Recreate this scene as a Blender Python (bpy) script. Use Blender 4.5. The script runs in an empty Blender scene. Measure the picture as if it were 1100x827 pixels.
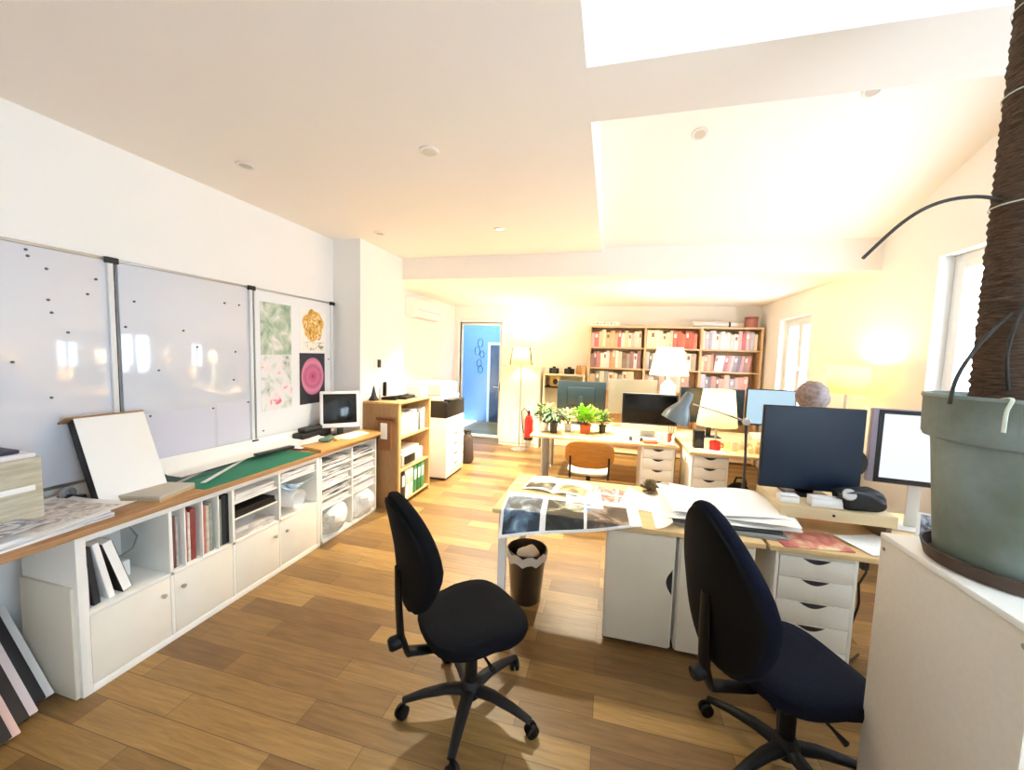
import bpy, bmesh, math, random
from mathutils import Vector, Matrix
random.seed(7)
PI = math.pi
SC = bpy.context.scene
COL = SC.collection

# ------------------------------------------------------------------ materials
def rgb(h):
    c = [int(h[i:i+2], 16)/255 for i in (0, 2, 4)]
    return tuple((x/12.92 if x <= .04045 else ((x+.055)/1.055)**2.4) for x in c) + (1,)
_M = {}
def mat(name, col, rough=.5, metal=0, var=0, scale=8, bump=0, bscale=60, stretch=(1,1,1), coat=0, spec=.5, emit=0, emitcol=None, col2=None):
    if name in _M: return _M[name]
    m = bpy.data.materials.new(name); m.use_nodes = True
    nt = m.node_tree; b = nt.nodes['Principled BSDF']
    c = rgb(col)
    b.inputs['Base Color'].default_value = c
    b.inputs['Roughness'].default_value = rough
    b.inputs['Metallic'].default_value = metal
    b.inputs['Specular IOR Level'].default_value = spec
    b.inputs['Coat Weight'].default_value = coat
    tc = nt.nodes.new('ShaderNodeTexCoord'); mp = nt.nodes.new('ShaderNodeMapping')
    nt.links.new(tc.outputs['Object'], mp.inputs['Vector']); mp.inputs['Scale'].default_value = stretch
    if var or col2:
        n = nt.nodes.new('ShaderNodeTexNoise'); n.inputs['Scale'].default_value = scale; n.inputs['Detail'].default_value = 5
        nt.links.new(mp.outputs[0], n.inputs['Vector'])
        r = nt.nodes.new('ShaderNodeValToRGB')
        r.color_ramp.elements[0].position = .35; r.color_ramp.elements[1].position = .65
        if col2:
            r.color_ramp.elements[0].color = c; r.color_ramp.elements[1].color = rgb(col2)
        else:
            r.color_ramp.elements[0].color = tuple(x*(1-var) for x in c[:3]) + (1,)
            r.color_ramp.elements[1].color = tuple(min(1, x*(1+var)) for x in c[:3]) + (1,)
        nt.links.new(n.outputs['Fac'], r.inputs['Fac']); nt.links.new(r.outputs['Color'], b.inputs['Base Color'])
    if bump:
        n2 = nt.nodes.new('ShaderNodeTexNoise'); n2.inputs['Scale'].default_value = bscale; n2.inputs['Detail'].default_value = 3
        nt.links.new(mp.outputs[0], n2.inputs['Vector'])
        bp = nt.nodes.new('ShaderNodeBump'); bp.inputs['Strength'].default_value = bump; bp.inputs['Distance'].default_value = .01
        nt.links.new(n2.outputs['Fac'], bp.inputs['Height']); nt.links.new(bp.outputs[0], b.inputs['Normal'])
    if emit:
        b.inputs['Emission Color'].default_value = rgb(emitcol or col); b.inputs['Emission Strength'].default_value = emit
    _M[name] = m
    return m

def floor_mat():
    m = bpy.data.materials.new('oak_floor'); m.use_nodes = True
    nt = m.node_tree; b = nt.nodes['Principled BSDF']; L = nt.links.new
    tc = nt.nodes.new('ShaderNodeTexCoord')
    br = nt.nodes.new('ShaderNodeTexBrick')
    br.offset = .37; br.inputs['Scale'].default_value = 1
    br.inputs['Brick Width'].default_value = .95; br.inputs['Row Height'].default_value = .135
    br.inputs['Mortar Size'].default_value = .0014; br.inputs['Mortar Smooth'].default_value = .2
    br.inputs['Color1'].default_value = (0, 0, 0, 1); br.inputs['Color2'].default_value = (1, 1, 1, 1); br.inputs['Mortar'].default_value = (.5, .5, .5, 1)
    L(tc.outputs['Object'], br.inputs['Vector'])
    ramp = nt.nodes.new('ShaderNodeValToRGB')
    e = ramp.color_ramp.elements
    e[0].color = rgb('6c4f2f'); e[0].position = 0
    e[1].color = rgb('9e7d4a'); e[1].position = 1
    k = e.new(.5); k.color = rgb('85673c')
    L(br.outputs['Color'], ramp.inputs['Fac'])
    mp = nt.nodes.new('ShaderNodeMapping'); mp.inputs['Scale'].default_value = (1.2, 16, 1)
    L(tc.outputs['Object'], mp.inputs['Vector'])
    gn = nt.nodes.new('ShaderNodeTexNoise'); gn.inputs['Scale'].default_value = 3; gn.inputs['Detail'].default_value = 8; gn.inputs['Roughness'].default_value = .65; gn.inputs['Distortion'].default_value = .6
    L(mp.outputs[0], gn.inputs['Vector'])
    gr = nt.nodes.new('ShaderNodeValToRGB'); gr.color_ramp.elements[0].color = (.55, .5, .45, 1); gr.color_ramp.elements[1].color = (1.25, 1.2, 1.12, 1)
    gr.color_ramp.elements[0].position = .3; gr.color_ramp.elements[1].position = .7
    L(gn.outputs['Fac'], gr.inputs['Fac'])
    mx = nt.nodes.new('ShaderNodeMix'); mx.data_type = 'RGBA'; mx.blend_type = 'MULTIPLY'; mx.inputs[0].default_value = .75
    L(ramp.outputs['Color'], mx.inputs[6]); L(gr.outputs['Color'], mx.inputs[7])
    mo = nt.nodes.new('ShaderNodeMix'); mo.data_type = 'RGBA'
    L(br.outputs['Fac'], mo.inputs[0]); L(mx.outputs[2], mo.inputs[6]); mo.inputs[7].default_value = rgb('422c18')
    L(mo.outputs[2], b.inputs['Base Color'])
    b.inputs['Roughness'].default_value = .38
    bp = nt.nodes.new('ShaderNodeBump'); bp.inputs['Strength'].default_value = .25; bp.inputs['Distance'].default_value = .003; bp.invert = True
    L(br.outputs['Fac'], bp.inputs['Height']); L(bp.outputs[0], b.inputs['Normal'])
    return m

def shade_mat(name, col, emit, emitcol):
    m = bpy.data.materials.new(name); m.use_nodes = True
    nt = m.node_tree; b = nt.nodes['Principled BSDF']; out = nt.nodes['Material Output']
    b.inputs['Base Color'].default_value = rgb(col); b.inputs['Roughness'].default_value = .9
    b.inputs['Emission Color'].default_value = rgb(emitcol); b.inputs['Emission Strength'].default_value = emit
    t = nt.nodes.new('ShaderNodeBsdfTranslucent'); t.inputs['Color'].default_value = rgb(col)
    mx = nt.nodes.new('ShaderNodeMixShader'); mx.inputs[0].default_value = .45
    nt.links.new(b.outputs[0], mx.inputs[1]); nt.links.new(t.outputs[0], mx.inputs[2]); nt.links.new(mx.outputs[0], out.inputs['Surface'])
    return m

def glass_mat(name, tint, fac=.93, rough=.02):
    m = bpy.data.materials.new(name); m.use_nodes = True
    nt = m.node_tree; out = nt.nodes['Material Output']; nt.nodes.remove(nt.nodes['Principled BSDF'])
    t = nt.nodes.new('ShaderNodeBsdfTransparent'); t.inputs['Color'].default_value = rgb(tint)
    g = nt.nodes.new('ShaderNodeBsdfGlossy'); g.inputs['Roughness'].default_value = rough
    mx = nt.nodes.new('ShaderNodeMixShader'); mx.inputs[0].default_value = 1-fac
    nt.links.new(t.outputs[0], mx.inputs[1]); nt.links.new(g.outputs[0], mx.inputs[2]); nt.links.new(mx.outputs[0], out.inputs['Surface'])
    return m

def print_mat(name, cols, scale=6, dist=1.5, rough=.35, detail=4, ring=None):
    """a printed picture: bands of colour over noise (or concentric rings)"""
    m = bpy.data.materials.new(name); m.use_nodes = True
    nt = m.node_tree; b = nt.nodes['Principled BSDF']; L = nt.links.new
    tc = nt.nodes.new('ShaderNodeTexCoord')
    if ring:
        mp = nt.nodes.new('ShaderNodeMapping'); mp.vector_type = 'POINT'
        mp.inputs['Location'].default_value = tuple(-x for x in ring[0]); L(tc.outputs['Object'], mp.inputs['Vector'])
        ln = nt.nodes.new('ShaderNodeVectorMath'); ln.operation = 'LENGTH'; L(mp.outputs[0], ln.inputs[0])
        mu = nt.nodes.new('ShaderNodeMath'); mu.operation = 'DIVIDE'; L(ln.outputs['Value'], mu.inputs[0]); mu.inputs[1].default_value = ring[1]
        nz = nt.nodes.new('ShaderNodeTexNoise'); nz.inputs['Scale'].default_value = 40; L(tc.outputs['Object'], nz.inputs['Vector'])
        ad = nt.nodes.new('ShaderNodeMath'); ad.operation = 'MULTIPLY_ADD'; L(nz.outputs['Fac'], ad.inputs[0]); ad.inputs[1].default_value = .12; L(mu.outputs[0], ad.inputs[2])
        fac = ad.outputs[0]
    else:
        nz = nt.nodes.new('ShaderNodeTexNoise'); nz.inputs['Scale'].default_value = scale; nz.inputs['Detail'].default_value = detail; nz.inputs['Distortion'].default_value = dist
        L(tc.outputs['Object'], nz.inputs['Vector']); fac = nz.outputs['Fac']
    r = nt.nodes.new('ShaderNodeValToRGB')
    while len(r.color_ramp.elements) > 1: r.color_ramp.elements.remove(r.color_ramp.elements[0])
    r.color_ramp.elements[0].position = cols[0][0]; r.color_ramp.elements[0].color = rgb(cols[0][1])
    for p, c in cols[1:]:
        k = r.color_ramp.elements.new(p); k.color = rgb(c)
    L(fac, r.inputs['Fac']); L(r.outputs['Color'], b.inputs['Base Color'])
    b.inputs['Roughness'].default_value = rough
    return m

WALL = mat('wall_paint', 'f2f1ee', .85, bump=.05, bscale=200, spec=.2)
CEIL = mat('ceiling_paint', 'f7f1e9', .9, bump=.04, bscale=220, spec=.2)
FLOOR = floor_mat()
WLAM = mat('white_laminate', 'efeee8', .35, var=.015)
WLAM2 = mat('white_cabinet_front', 'e9e4d8', .4, var=.015)
GAP = mat('dark_gap', '2a2826', .8)
OAKTOP = mat('worktop_oak', 'b08458', .4, var=.14, scale=5, stretch=(14, 1.2, 14))
BEECH = mat('beech', 'd0a76e', .45, var=.1, scale=5, stretch=(10, 10, 1.4))
BEECHP = mat('beech_pale', 'e0c29a', .5, var=.06, scale=5, stretch=(10, 10, 1.4))
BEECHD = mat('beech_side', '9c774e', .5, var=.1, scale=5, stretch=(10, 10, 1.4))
DESKW = mat('desk_birch', 'e2c28e', .4, var=.07, scale=5, stretch=(1.2, 12, 12))
PLY = mat('orange_plywood', 'c07a2c', .35, var=.1, scale=5, stretch=(1.5, 10, 10), coat=.3)
BLK = mat('black_plastic', '101112', .45)
BLKF = mat('black_fabric', '0b0c10', .95, var=.25, scale=90, bump=.4, bscale=300, spec=.15)
NAVY = mat('navy_fabric', '0f1322', .95, var=.25, scale=90, bump=.4, bscale=300, spec=.15)
DGREY = mat('dark_grey', '2c2f33', .5)
GREY = mat('grey_plastic', '8b8f92', .5)
LGREY = mat('light_grey', 'c9c9c6', .5)
METAL = mat('brushed_metal', 'b7b6b2', .35, metal=.9)
ALU = mat('silver_aluminium', 'b9b6ae', .4, metal=.35)
WHT = mat('white_plastic', 'f0efec', .35)
SCREEN = mat('screen_off', '06080b', .12, spec=.6)
MONBACK = mat('monitor_back', '0d1520', .32, spec=.55)
WB = mat('whiteboard_gloss', 'd6dae4', .07, spec=.75, coat=.35)
WB2 = mat('pinboard_white', 'eceff2', .35)
PAPER = mat('paper_white', 'f3f2ee', .75)
PAPER2 = mat('paper_cool', 'e3e4ea', .75)
PAPER3 = mat('paper_cream', 'e9dcc2', .75)
GREENM = mat('cutting_mat_green', '0f7557', .55, var=.05, scale=30)
DGREENM = mat('cutting_mat_dark', '2c5a54', .6, var=.08, scale=30)
CARD = mat('cardboard', 'c9a877', .8, var=.05)
BOXLIN = mat('linen_beige', 'b3ad97', .9, col2='cdc7b2', scale=9, stretch=(1, 1, 8), bump=.3, bscale=250)
RED = mat('red_paint', 'c22018', .3, coat=.3)
REDP = mat('red_plastic', 'cf2a2a', .35)
GREENP = mat('green_binder', '1f6a3c', .55)
TERRA = mat('terracotta', 'a2502c', .8)
LEAF = mat('leaf_bright', '7fb32a', .6, var=.3, scale=12)
LEAFD = mat('leaf_dark', '35542c', .55, var=.3, scale=12)
LEAFM = mat('leaf_mid', '5f7f3c', .6, var=.3, scale=12)
SOIL = mat('soil', '2b1d14', .95, bump=.6)
POTG = mat('pot_sage', '6f7a6c', .6, col2='8d9c9a', scale=5, bump=.12, bscale=60)
SAUC = mat('saucer_brown', '4a3a30', .7, var=.2, scale=12)
MOSS = mat('coir_brown', '5a4434', .98, var=.4, scale=35, stretch=(1, 1, 6), bump=1, bscale=90)
VINE = mat('vine_dark', '2e2a22', .7)
ROOT = mat('root_pale', 'cfd3c2', .7)
SKIN = mat('skin', 'c99a80', .55)
HAIR = mat('hair_grey', '8a7b78', .75, var=.3, scale=30, bump=.6, bscale=120)
SHIRT = mat('shirt_blue', '3a4560', .9)
FRAMEW = mat('window_frame_white', 'eeeeec', .4)
GLASS = glass_mat('window_glass', 'f6fbff', .95)
DOORGL = glass_mat('door_glass', 'd6ecfa', .92)
SHW = shade_mat('lampshade_white', 'efe6d2', .25, 'fff0d2')
SHY = shade_mat('lampshade_yellow', 'e2c274', .12, 'ffe3a0')
SHY2 = shade_mat('lampshade_cream', 'ecd49c', .10, 'ffe09a')
BULB = mat('lit_bulb', 'ffffff', .5, emit=14, emitcol='ffe6b4')
SCRW = mat('screen_lit_white', '15181c', .3, emit=.44, emitcol='f4f8ff')
SCRB = mat('screen_lit_blue', '12181c', .3, emit=.40, emitcol='c5e8fb')
LILAC = mat('lilac_sheet', 'd7d6e4', .7)
BLUEW = mat('corridor_blue_daylight', '6484a0', .8)  # blue daylight of the corridor put into the wall colour
BLUED = mat('corridor_dark_blue', '22384c', .8)
PHOTO_A = print_mat('photo_face', [(.3, '10161f'), (.46, '2a3b4c'), (.56, '5f7d98'), (.7, 'c3d3de')], 7, .8)
PHOTO_B = print_mat('photo_dog', [(.34, '0e110e'), (.47, '343a34'), (.54, '9a9a86'), (.63, 'eceadf')], 6, 1)
PHOTO_C = print_mat('photo_coast', [(.3, '14202b'), (.45, '4c3f36'), (.54, 'a59180'), (.62, '3f8fd6')], 5, .8)
PHOTO_D = print_mat('photo_meadow', [(.3, '5c5636'), (.5, 'a99d63'), (.65, 'd9d0a2'), (.8, 'f0ead4')], 9, 1)
PHOTO_E = print_mat('photo_cards', [(.35, '8c6a5c'), (.5, 'd7988c'), (.6, 'e9c9be'), (.7, 'f4ece6')], 22, 1)
PHOTO_F = print_mat('photo_red_mag', [(.3, 'b24a52'), (.48, 'd98a7a'), (.58, 'efd2a8'), (.75, 'f3e9dd')], 7, 1)
POST_G = print_mat('poster_green', [(.3, '7e9a86'), (.46, 'a9bfa9'), (.56, 'c9d3c6'), (.7, 'ece9e6')], 9, .8, .5, 9)
POST_P = print_mat('poster_blossom', [(.26, '2d4a44'), (.36, 'c4cdc6'), (.5, 'e9ecec'), (.62, 'eedfe2'), (.68, 'd9708f')], 9, .5, .5, 8)
POST_O = print_mat('poster_orange', [(.3, '7a4a17'), (.42, 'd19a33'), (.55, 'e8bd66'), (.66, 'f4e6cb')], 20, 1.5, .5)
POST_OB = print_mat('poster_bouquet_stems', [(.36, '35391f'), (.42, 'b9b49a'), (.5, 'f3efe6'), (.7, 'f6f3ec')], 22, 1.2, .5)
POST_D = mat('poster_dark', '1e2433', .5, var=.15)
STACKP = print_mat('magazine_stack_edge', [(.3, '3a3a3e'), (.45, 'b9b9bb'), (.6, 'f1f1ef')], 30, 0, .7)
# long thin layers for stacked paper seen from the side
def layer_mat(name, cols, scale):
    m = print_mat(name, cols, scale, 0, .75)
    nt = m.node_tree; tc = [n for n in nt.nodes if n.type == 'TEX_COORD'][0]; nz = [n for n in nt.nodes if n.type == 'TEX_NOISE'][0]
    mp = nt.nodes.new('ShaderNodeMapping'); mp.inputs['Scale'].default_value = (.15, .15, 3.5)
    nt.links.new(tc.outputs['Object'], mp.inputs['Vector']); nt.links.new(mp.outputs[0], nz.inputs['Vector'])
    return m
LAYERS = layer_mat('paper_layers', [(.36, '8f8f94'), (.45, 'd9d9db'), (.6, 'f4f4f2')], 28)

LAYERS2 = layer_mat('paper_layers_dark', [(.38, '2f3238'), (.47, '9a9ca2'), (.56, 'ececea')], 28)
# ------------------------------------------------------------------ mesh builder
class MB:
    def __init__(s): s.bm = bmesh.new(); s.M = Matrix.Identity(4)
    def _fin(s, verts, faces, mi):
        for f in faces: f.material_index = mi
        for v in verts: v.co = s.M @ v.co
    def box(s, x0, x1, y0, y1, z0, z1, bev=0, mi=0, seg=2):
        b = s.bm
        v = [b.verts.new((x, y, z)) for z in (z0, z1) for y in (y0, y1) for x in (x0, x1)]
        F = [b.faces.new([v[i] for i in q]) for q in ((0,2,3,1),(4,5,7,6),(0,1,5,4),(2,6,7,3),(0,4,6,2),(1,3,7,5))]
        if bev:
            es = list({e for f in F for e in f.edges})
            r = bmesh.ops.bevel(b, geom=es, offset=bev, segments=seg, affect='EDGES', profile=.5)
            vs = set(v) & set(b.verts)
            fs = set(r['faces']) | {f for f in F if f.is_valid}
            vs = {x for f in fs for x in f.verts}
            s._fin(vs, fs, mi)
        else: s._fin(v, F, mi)
        return s
    def lathe(s, prof, seg=24, c=(0,0,0), mi=0, cap=True, axis=None):
        b = s.bm; rings = []
        A = Matrix.Identity(3) if axis is None else Vector((0,0,1)).rotation_difference(Vector(axis)).to_matrix()
        c = Vector(c)
        for r, z in prof:
            rings.append([b.verts.new(c + A @ Vector((r*math.cos(2*PI*i/seg), r*math.sin(2*PI*i/seg), z))) for i in range(seg)])
        fs = []
        for a, d in zip(rings, rings[1:]):
            for i in range(seg):
                j = (i+1) % seg
                fs.append(b.faces.new((a[i], a[j], d[j], d[i])))
        if cap:
            fs.append(b.faces.new(rings[0][::-1])); fs.append(b.faces.new(rings[-1]))
        s._fin([v for r in rings for v in r], fs, mi)
        return s
    def cyl(s, p0, p1, r0, r1=None, seg=14, mi=0):
        p0, p1 = Vector(p0), Vector(p1); d = p1-p0
        return s.lathe([(r0, 0), (r0 if r1 is None else r1, d.length)], seg, p0, mi, True, d.normalized())
    def tube(s, pts, r, seg=8, mi=0, flat=1):
        b = s.bm; pts = [Vector(p) for p in pts]; rings = []
        up = Vector((0, 0, 1)); n = None
        for i, p in enumerate(pts):
            t = (pts[min(i+1, len(pts)-1)] - pts[max(i-1, 0)]).normalized()
            if n is None:
                n = t.cross(up if abs(t.z) < .9 else Vector((1, 0, 0))).normalized()
            n = (n - t*n.dot(t)).normalized(); k = t.cross(n)
            rr = r[i] if isinstance(r, (list, tuple)) else r
            rings.append([b.verts.new(p + n*rr*math.cos(2*PI*j/seg) + k*rr*flat*math.sin(2*PI*j/seg)) for j in range(seg)])
        fs = []
        for a, d in zip(rings, rings[1:]):
            for i in range(seg):
                j = (i+1) % seg; fs.append(b.faces.new((a[i], a[j], d[j], d[i])))
        fs.append(b.faces.new(rings[0][::-1])); fs.append(b.faces.new(rings[-1]))
        s._fin([v for q in rings for v in q], fs, mi)
        return s
    def prism(s, poly, h0, h1, mi=0, axis='z', bev=0):
        b = s.bm
        def P(a, c, h): return {'z': (a, c, h), 'y': (a, h, c), 'x': (h, a, c)}[axis]
        lo = [b.verts.new(P(a, c, h0)) for a, c in poly]; hi = [b.verts.new(P(a, c, h1)) for a, c in poly]
        n = len(poly)
        fs = [b.faces.new(lo[::-1]), b.faces.new(hi)] + [b.faces.new((lo[i], lo[(i+1) % n], hi[(i+1) % n], hi[i])) for i in range(n)]
        if bev:
            es = list({e for f in fs[:2] for e in f.edges})
            r = bmesh.ops.bevel(b, geom=es, offset=bev, segments=2, affect='EDGES', profile=.5)
            fs = set(r['faces']) | {f for f in fs if f.is_valid}
            s._fin({x for f in fs for x in f.verts}, fs, mi)
        else: s._fin(lo+hi, fs, mi)
        return s
    def sheet(s, nu, nv, f, th=.0012, mi=0):
        """a thin sheet with real thickness; f(u,v)->(x,y,z); mi may be a function (u,v)->index"""
        b = s.bm
        T = [[b.verts.new(f(i/nu, j/nv)) for j in range(nv+1)] for i in range(nu+1)]
        B = [[b.verts.new(Vector(f(i/nu, j/nv)) - Vector((0, 0, th))) for j in range(nv+1)] for i in range(nu+1)]
        g = (lambda u, v: mi) if not callable(mi) else mi
        fs = []
        for i in range(nu):
            for j in range(nv):
                q = b.faces.new((T[i][j], T[i+1][j], T[i+1][j+1], T[i][j+1])); q.material_index = g((i+.5)/nu, (j+.5)/nv); fs.append(q)
                q = b.faces.new((B[i][j], B[i][j+1], B[i+1][j+1], B[i+1][j])); q.material_index = 0
        for i in range(nu):
            b.faces.new((T[i][0], B[i][0], B[i+1][0], T[i+1][0])); b.faces.new((T[i+1][nv], B[i+1][nv], B[i][nv], T[i][nv]))
        for j in range(nv):
            b.faces.new((T[0][j+1], B[0][j+1], B[0][j], T[0][j])); b.faces.new((T[nu][j], B[nu][j], B[nu][j+1], T[nu][j+1]))
        for r in T+B:
            for v in r: v.co = s.M @ v.co
        return s
    def sphere(s, c, r, sc=(1,1,1), u=16, v=10, mi=0):
        prof = [(max(1e-4, math.sin(PI*k/v)), -math.cos(PI*k/v)) for k in range(v+1)]
        b = s.bm; rings = []
        for a, z in prof:
            rings.append([b.verts.new((c[0]+r*sc[0]*a*math.cos(2*PI*i/u), c[1]+r*sc[1]*a*math.sin(2*PI*i/u), c[2]+r*sc[2]*z)) for i in range(u)])
        fs = []
        for a, d in zip(rings, rings[1:]):
            for i in range(u):
                j = (i+1) % u; fs.append(b.faces.new((a[i], a[j], d[j], d[i])))
        fs.append(b.faces.new(rings[0][::-1])); fs.append(b.faces.new(rings[-1]))
        s._fin([q for w in rings for q in w], fs, mi)
        return s
    def leaf(s, base, d, L, w, droop=.3, mi=0):
        b = s.bm; base = Vector(base); d = Vector(d).normalized()
        side = d.cross(Vector((0, 0, 1)))
        side = side.normalized() if side.length > .01 else Vector((1, 0, 0))
        prev = None; fs = []
        for k in range(4):
            t = k/3; p = base + d*L*t - Vector((0, 0, 1))*droop*L*t*t
            ww = w*[.25, 1, .8, .05][k]
            a = b.verts.new(s.M @ (p-side*ww)); m = b.verts.new(s.M @ (p-Vector((0, 0, ww*.35)))); c = b.verts.new(s.M @ (p+side*ww))
            if prev:
                for q in ((prev[0], prev[1], m, a), (prev[1], prev[2], c, m)):
                    f = b.faces.new(q); f.material_index = mi
            prev = (a, m, c)
        return s
    def build(s, name, mats, parent=None, loc=None, rz=0, ang=40, rot=None):
        me = bpy.data.meshes.new(name)
        bmesh.ops.recalc_face_normals(s.bm, faces=s.bm.faces)
        s.bm.to_mesh(me); s.bm.free()
        for m in (mats if isinstance(mats, (list, tuple)) else [mats]): me.materials.append(m)
        for p in me.polygons: p.use_smooth = True
        me.set_sharp_from_angle(angle=math.radians(ang))
        o = bpy.data.objects.new(name, me); COL.objects.link(o)
        if loc: o.location = loc
        if rot: o.rotation_euler = rot
        elif rz: o.rotation_euler = (0, 0, rz)
        if parent: o.parent = parent
        return o

def tag(o, label, cat, group=None, kind=None):
    o['label'] = label; o['category'] = cat
    if group: o['group'] = group
    if kind: o['kind'] = kind
    return o
def thing(name, label, cat, loc=(0,0,0), rz=0, group=None):
    o = bpy.data.objects.new(name, None); COL.objects.link(o)
    o.location = loc; o.rotation_euler = (0, 0, rz); o.empty_display_size = .1
    return tag(o, label, cat, group)
def lab(o, label): o['label'] = label; return o
def struct(name, mb, m, label, cat, parent=None):
    o = mb.build(name, m, parent)
    if not parent: o['kind'] = 'structure'; tag(o, label, cat)
    return o
def copy_tree(o, parent=None):
    c = o.copy(); COL.objects.link(c)
    if parent: c.parent = parent
    for ch in list(o.children): copy_tree(ch, c)
    return c
def sstruct(name, label, cat, loc=(0,0,0), rz=0):
    o = thing(name, label, cat, loc, rz); o['kind'] = 'structure'; return o
def rot(rx=0, ry=0, rz=0): return Matrix.Rotation(rz, 4, 'Z') @ Matrix.Rotation(ry, 4, 'Y') @ Matrix.Rotation(rx, 4, 'X')
def TR(x, y, z): return Matrix.Translation((x, y, z))
ORD = ['first','second','third','fourth','fifth','sixth','seventh','eighth','ninth','tenth','eleventh','twelfth','thirteenth','fourteenth','fifteenth','sixteenth','seventeenth','eighteenth','nineteenth','twentieth',
       'twenty-first','twenty-second','twenty-third','twenty-fourth']

# ------------------------------------------------------------------ dimensions (metres; camera stands at the origin)
XL, XLB, XR = -2.90, -3.10, 2.42
Y0, YB, YBEAM = -1.7, 7.40, 4.42
ZC, ZB = 2.86, 2.65
def roof(y): return 2.90 + .364*(YBEAM-y)

# ------------------------------------------------------------------ room shell
struct('floor', MB().box(XLB-.15, XR+.3, Y0-.2, 9.6, -.12, 0), FLOOR, 'oak plank floor running under the whole office', 'floor')
# left wall in front of the pillar, deeper wall behind it
struct('wall_left', MB().box(XL-.3, XL, Y0, 3.58, 0, ZC+.02), WALL, 'plain white wall on the left behind the boards', 'wall')
struct('wall_left_rear', MB().box(XLB-.15, XLB, 4.45, YB, 0, ZB+.02), WALL, 'white wall under the air conditioner, left of the door', 'wall')
struct('pillar', MB().box(XLB-.1, -2.57, 3.58, 4.45, 0, ZC+.01), WALL, 'white square pillar between the pinboard and the bookcase', 'pillar')
# back wall with the door opening
DX0, DX1, DZ = -2.98, -2.10, 2.34
struct('wall_back', MB().box(XLB-.15, DX0, YB, YB+.14, 0, ZB+.02).box(DX1, XR+.15, YB, YB+.14, 0, ZB+.02).box(DX0, DX1, YB, YB+.14, DZ, ZB+.02), WALL, 'warm lit wall at the far end behind the bookcase', 'wall')
# right wall, with window openings
WINS = [(-1.3, .75, .75, 2.45), (2.35, 3.76, 1.05, 2.56), (5.68, 6.60, 1.0, 2.34)]
w = MB(); T = .22
ys = Y0
for a, b_, z0, z1 in WINS:
    w.box(XR, XR+T, ys, a, 0, 5.4 if a < 5 else 5.4); w.box(XR, XR+T, a, b_, 0, z0); w.box(XR, XR+T, a, b_, z1, 5.4); ys = b_
w.box(XR, XR+T, ys, YB+.14, 0, 5.4)
struct('wall_right', w, WALL, 'white wall on the right with the windows', 'wall')
# wall behind the camera with one wide window
struct('wall_front', MB().box(XL-.3, XR+T, Y0-.15, Y0, 0, 5.4), WALL, 'plain white wall behind the viewer', 'wall')
# flat ceiling (left strip plus the cross band) and ceiling of the far part
RX = -.15
struct('ceiling', MB().box(XL-.3, RX, Y0, YBEAM+.01, ZC, ZC+.12), CEIL, 'flat cream ceiling with recessed spots on the left', 'ceiling')
struct('ceiling_far', MB().box(XLB-.15, XR+T, YBEAM+.19, YB+.1, ZB, ZB+.12), CEIL, 'lower ceiling beyond the cross beam, lit warm', 'ceiling')
struct('beam', MB().box(XLB-.15, XR+.02, YBEAM, YBEAM+.2, 2.6, 3.1), CEIL, 'long white beam crossing the whole room', 'beam')
# the side cheek of the raised part
struct('ceiling_cheek', MB().prism([(Y0, ZC+.121), (YBEAM, ZC+.121), (YBEAM, roof(YBEAM)+.15), (Y0, roof(Y0)+.15)], RX-.1, RX, axis='x'), CEIL, 'upright cheek where the flat ceiling meets the raised slope', 'ceiling')
bm_ = MB().prism([(1.66, ZC), (2.03, ZC), (2.03, roof(2.03)), (1.66, roof(1.66))], RX+.0005, XR+.02, axis='x')
struct('cross_beam', bm_, CEIL, 'wide pale band between the two raised ceiling bays', 'beam')
# sloped ceiling with a roof window over the first bay
SK = (.35, 1.9, -.7, .25)      # x0,x1,y0,y1
def slopebox(mb, x0, x1, y0, y1, lo=0, hi=.14):
    return mb.prism([(y0, roof(y0)+lo), (y1, roof(y1)+lo), (y1, roof(y1)+hi), (y0, roof(y0)+hi)], x0, x1, axis='x')
sl = MB()
slopebox(sl, RX-.1, SK[0], Y0, YBEAM+.2); slopebox(sl, SK[1], XR+T, Y0, YBEAM+.2)
slopebox(sl, SK[0], SK[1], Y0, SK[2]); slopebox(sl, SK[0], SK[1], SK[3], YBEAM+.2)
struct('ceiling_slope', sl, CEIL, 'sloping raised ceiling bay with two recessed spots', 'ceiling')
sk = sstruct('window_4', 'roof window in the sloping ceiling above the viewer', 'window')
f = MB(); slopebox(f, SK[0], SK[0]+.06, SK[2], SK[3], .02, .12); slopebox(f, SK[1]-.06, SK[1], SK[2], SK[3], .02, .12); slopebox(f, SK[0], SK[1], SK[2], SK[2]+.06, .02, .12); slopebox(f, SK[0], SK[1], SK[3]-.06, SK[3], .02, .12)
f.build('window_frame', FRAMEW, sk); g = MB(); slopebox(g, SK[0]+.05, SK[1]-.05, SK[2]+.05, SK[3]-.05, .06, .07); g.build('pane', GLASS, sk)
# baseboards
struct('baseboard_left', MB().box(XL, XL+.012, Y0, 3.58, 0, .08), FRAMEW, 'white baseboard along the left wall', 'baseboard')
struct('baseboard_back', MB().box(DX1+.07, -2.02, YB-.012, YB, 0, .08).box(-1.2, XR, YB-.012, YB, 0, .08), FRAMEW, 'white baseboard along the far wall', 'baseboard')
struct('baseboard_right', MB().box(XR-.012, XR, Y0, YB, 0, .08), FRAMEW, 'white baseboard along the right wall', 'baseboard')

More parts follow.
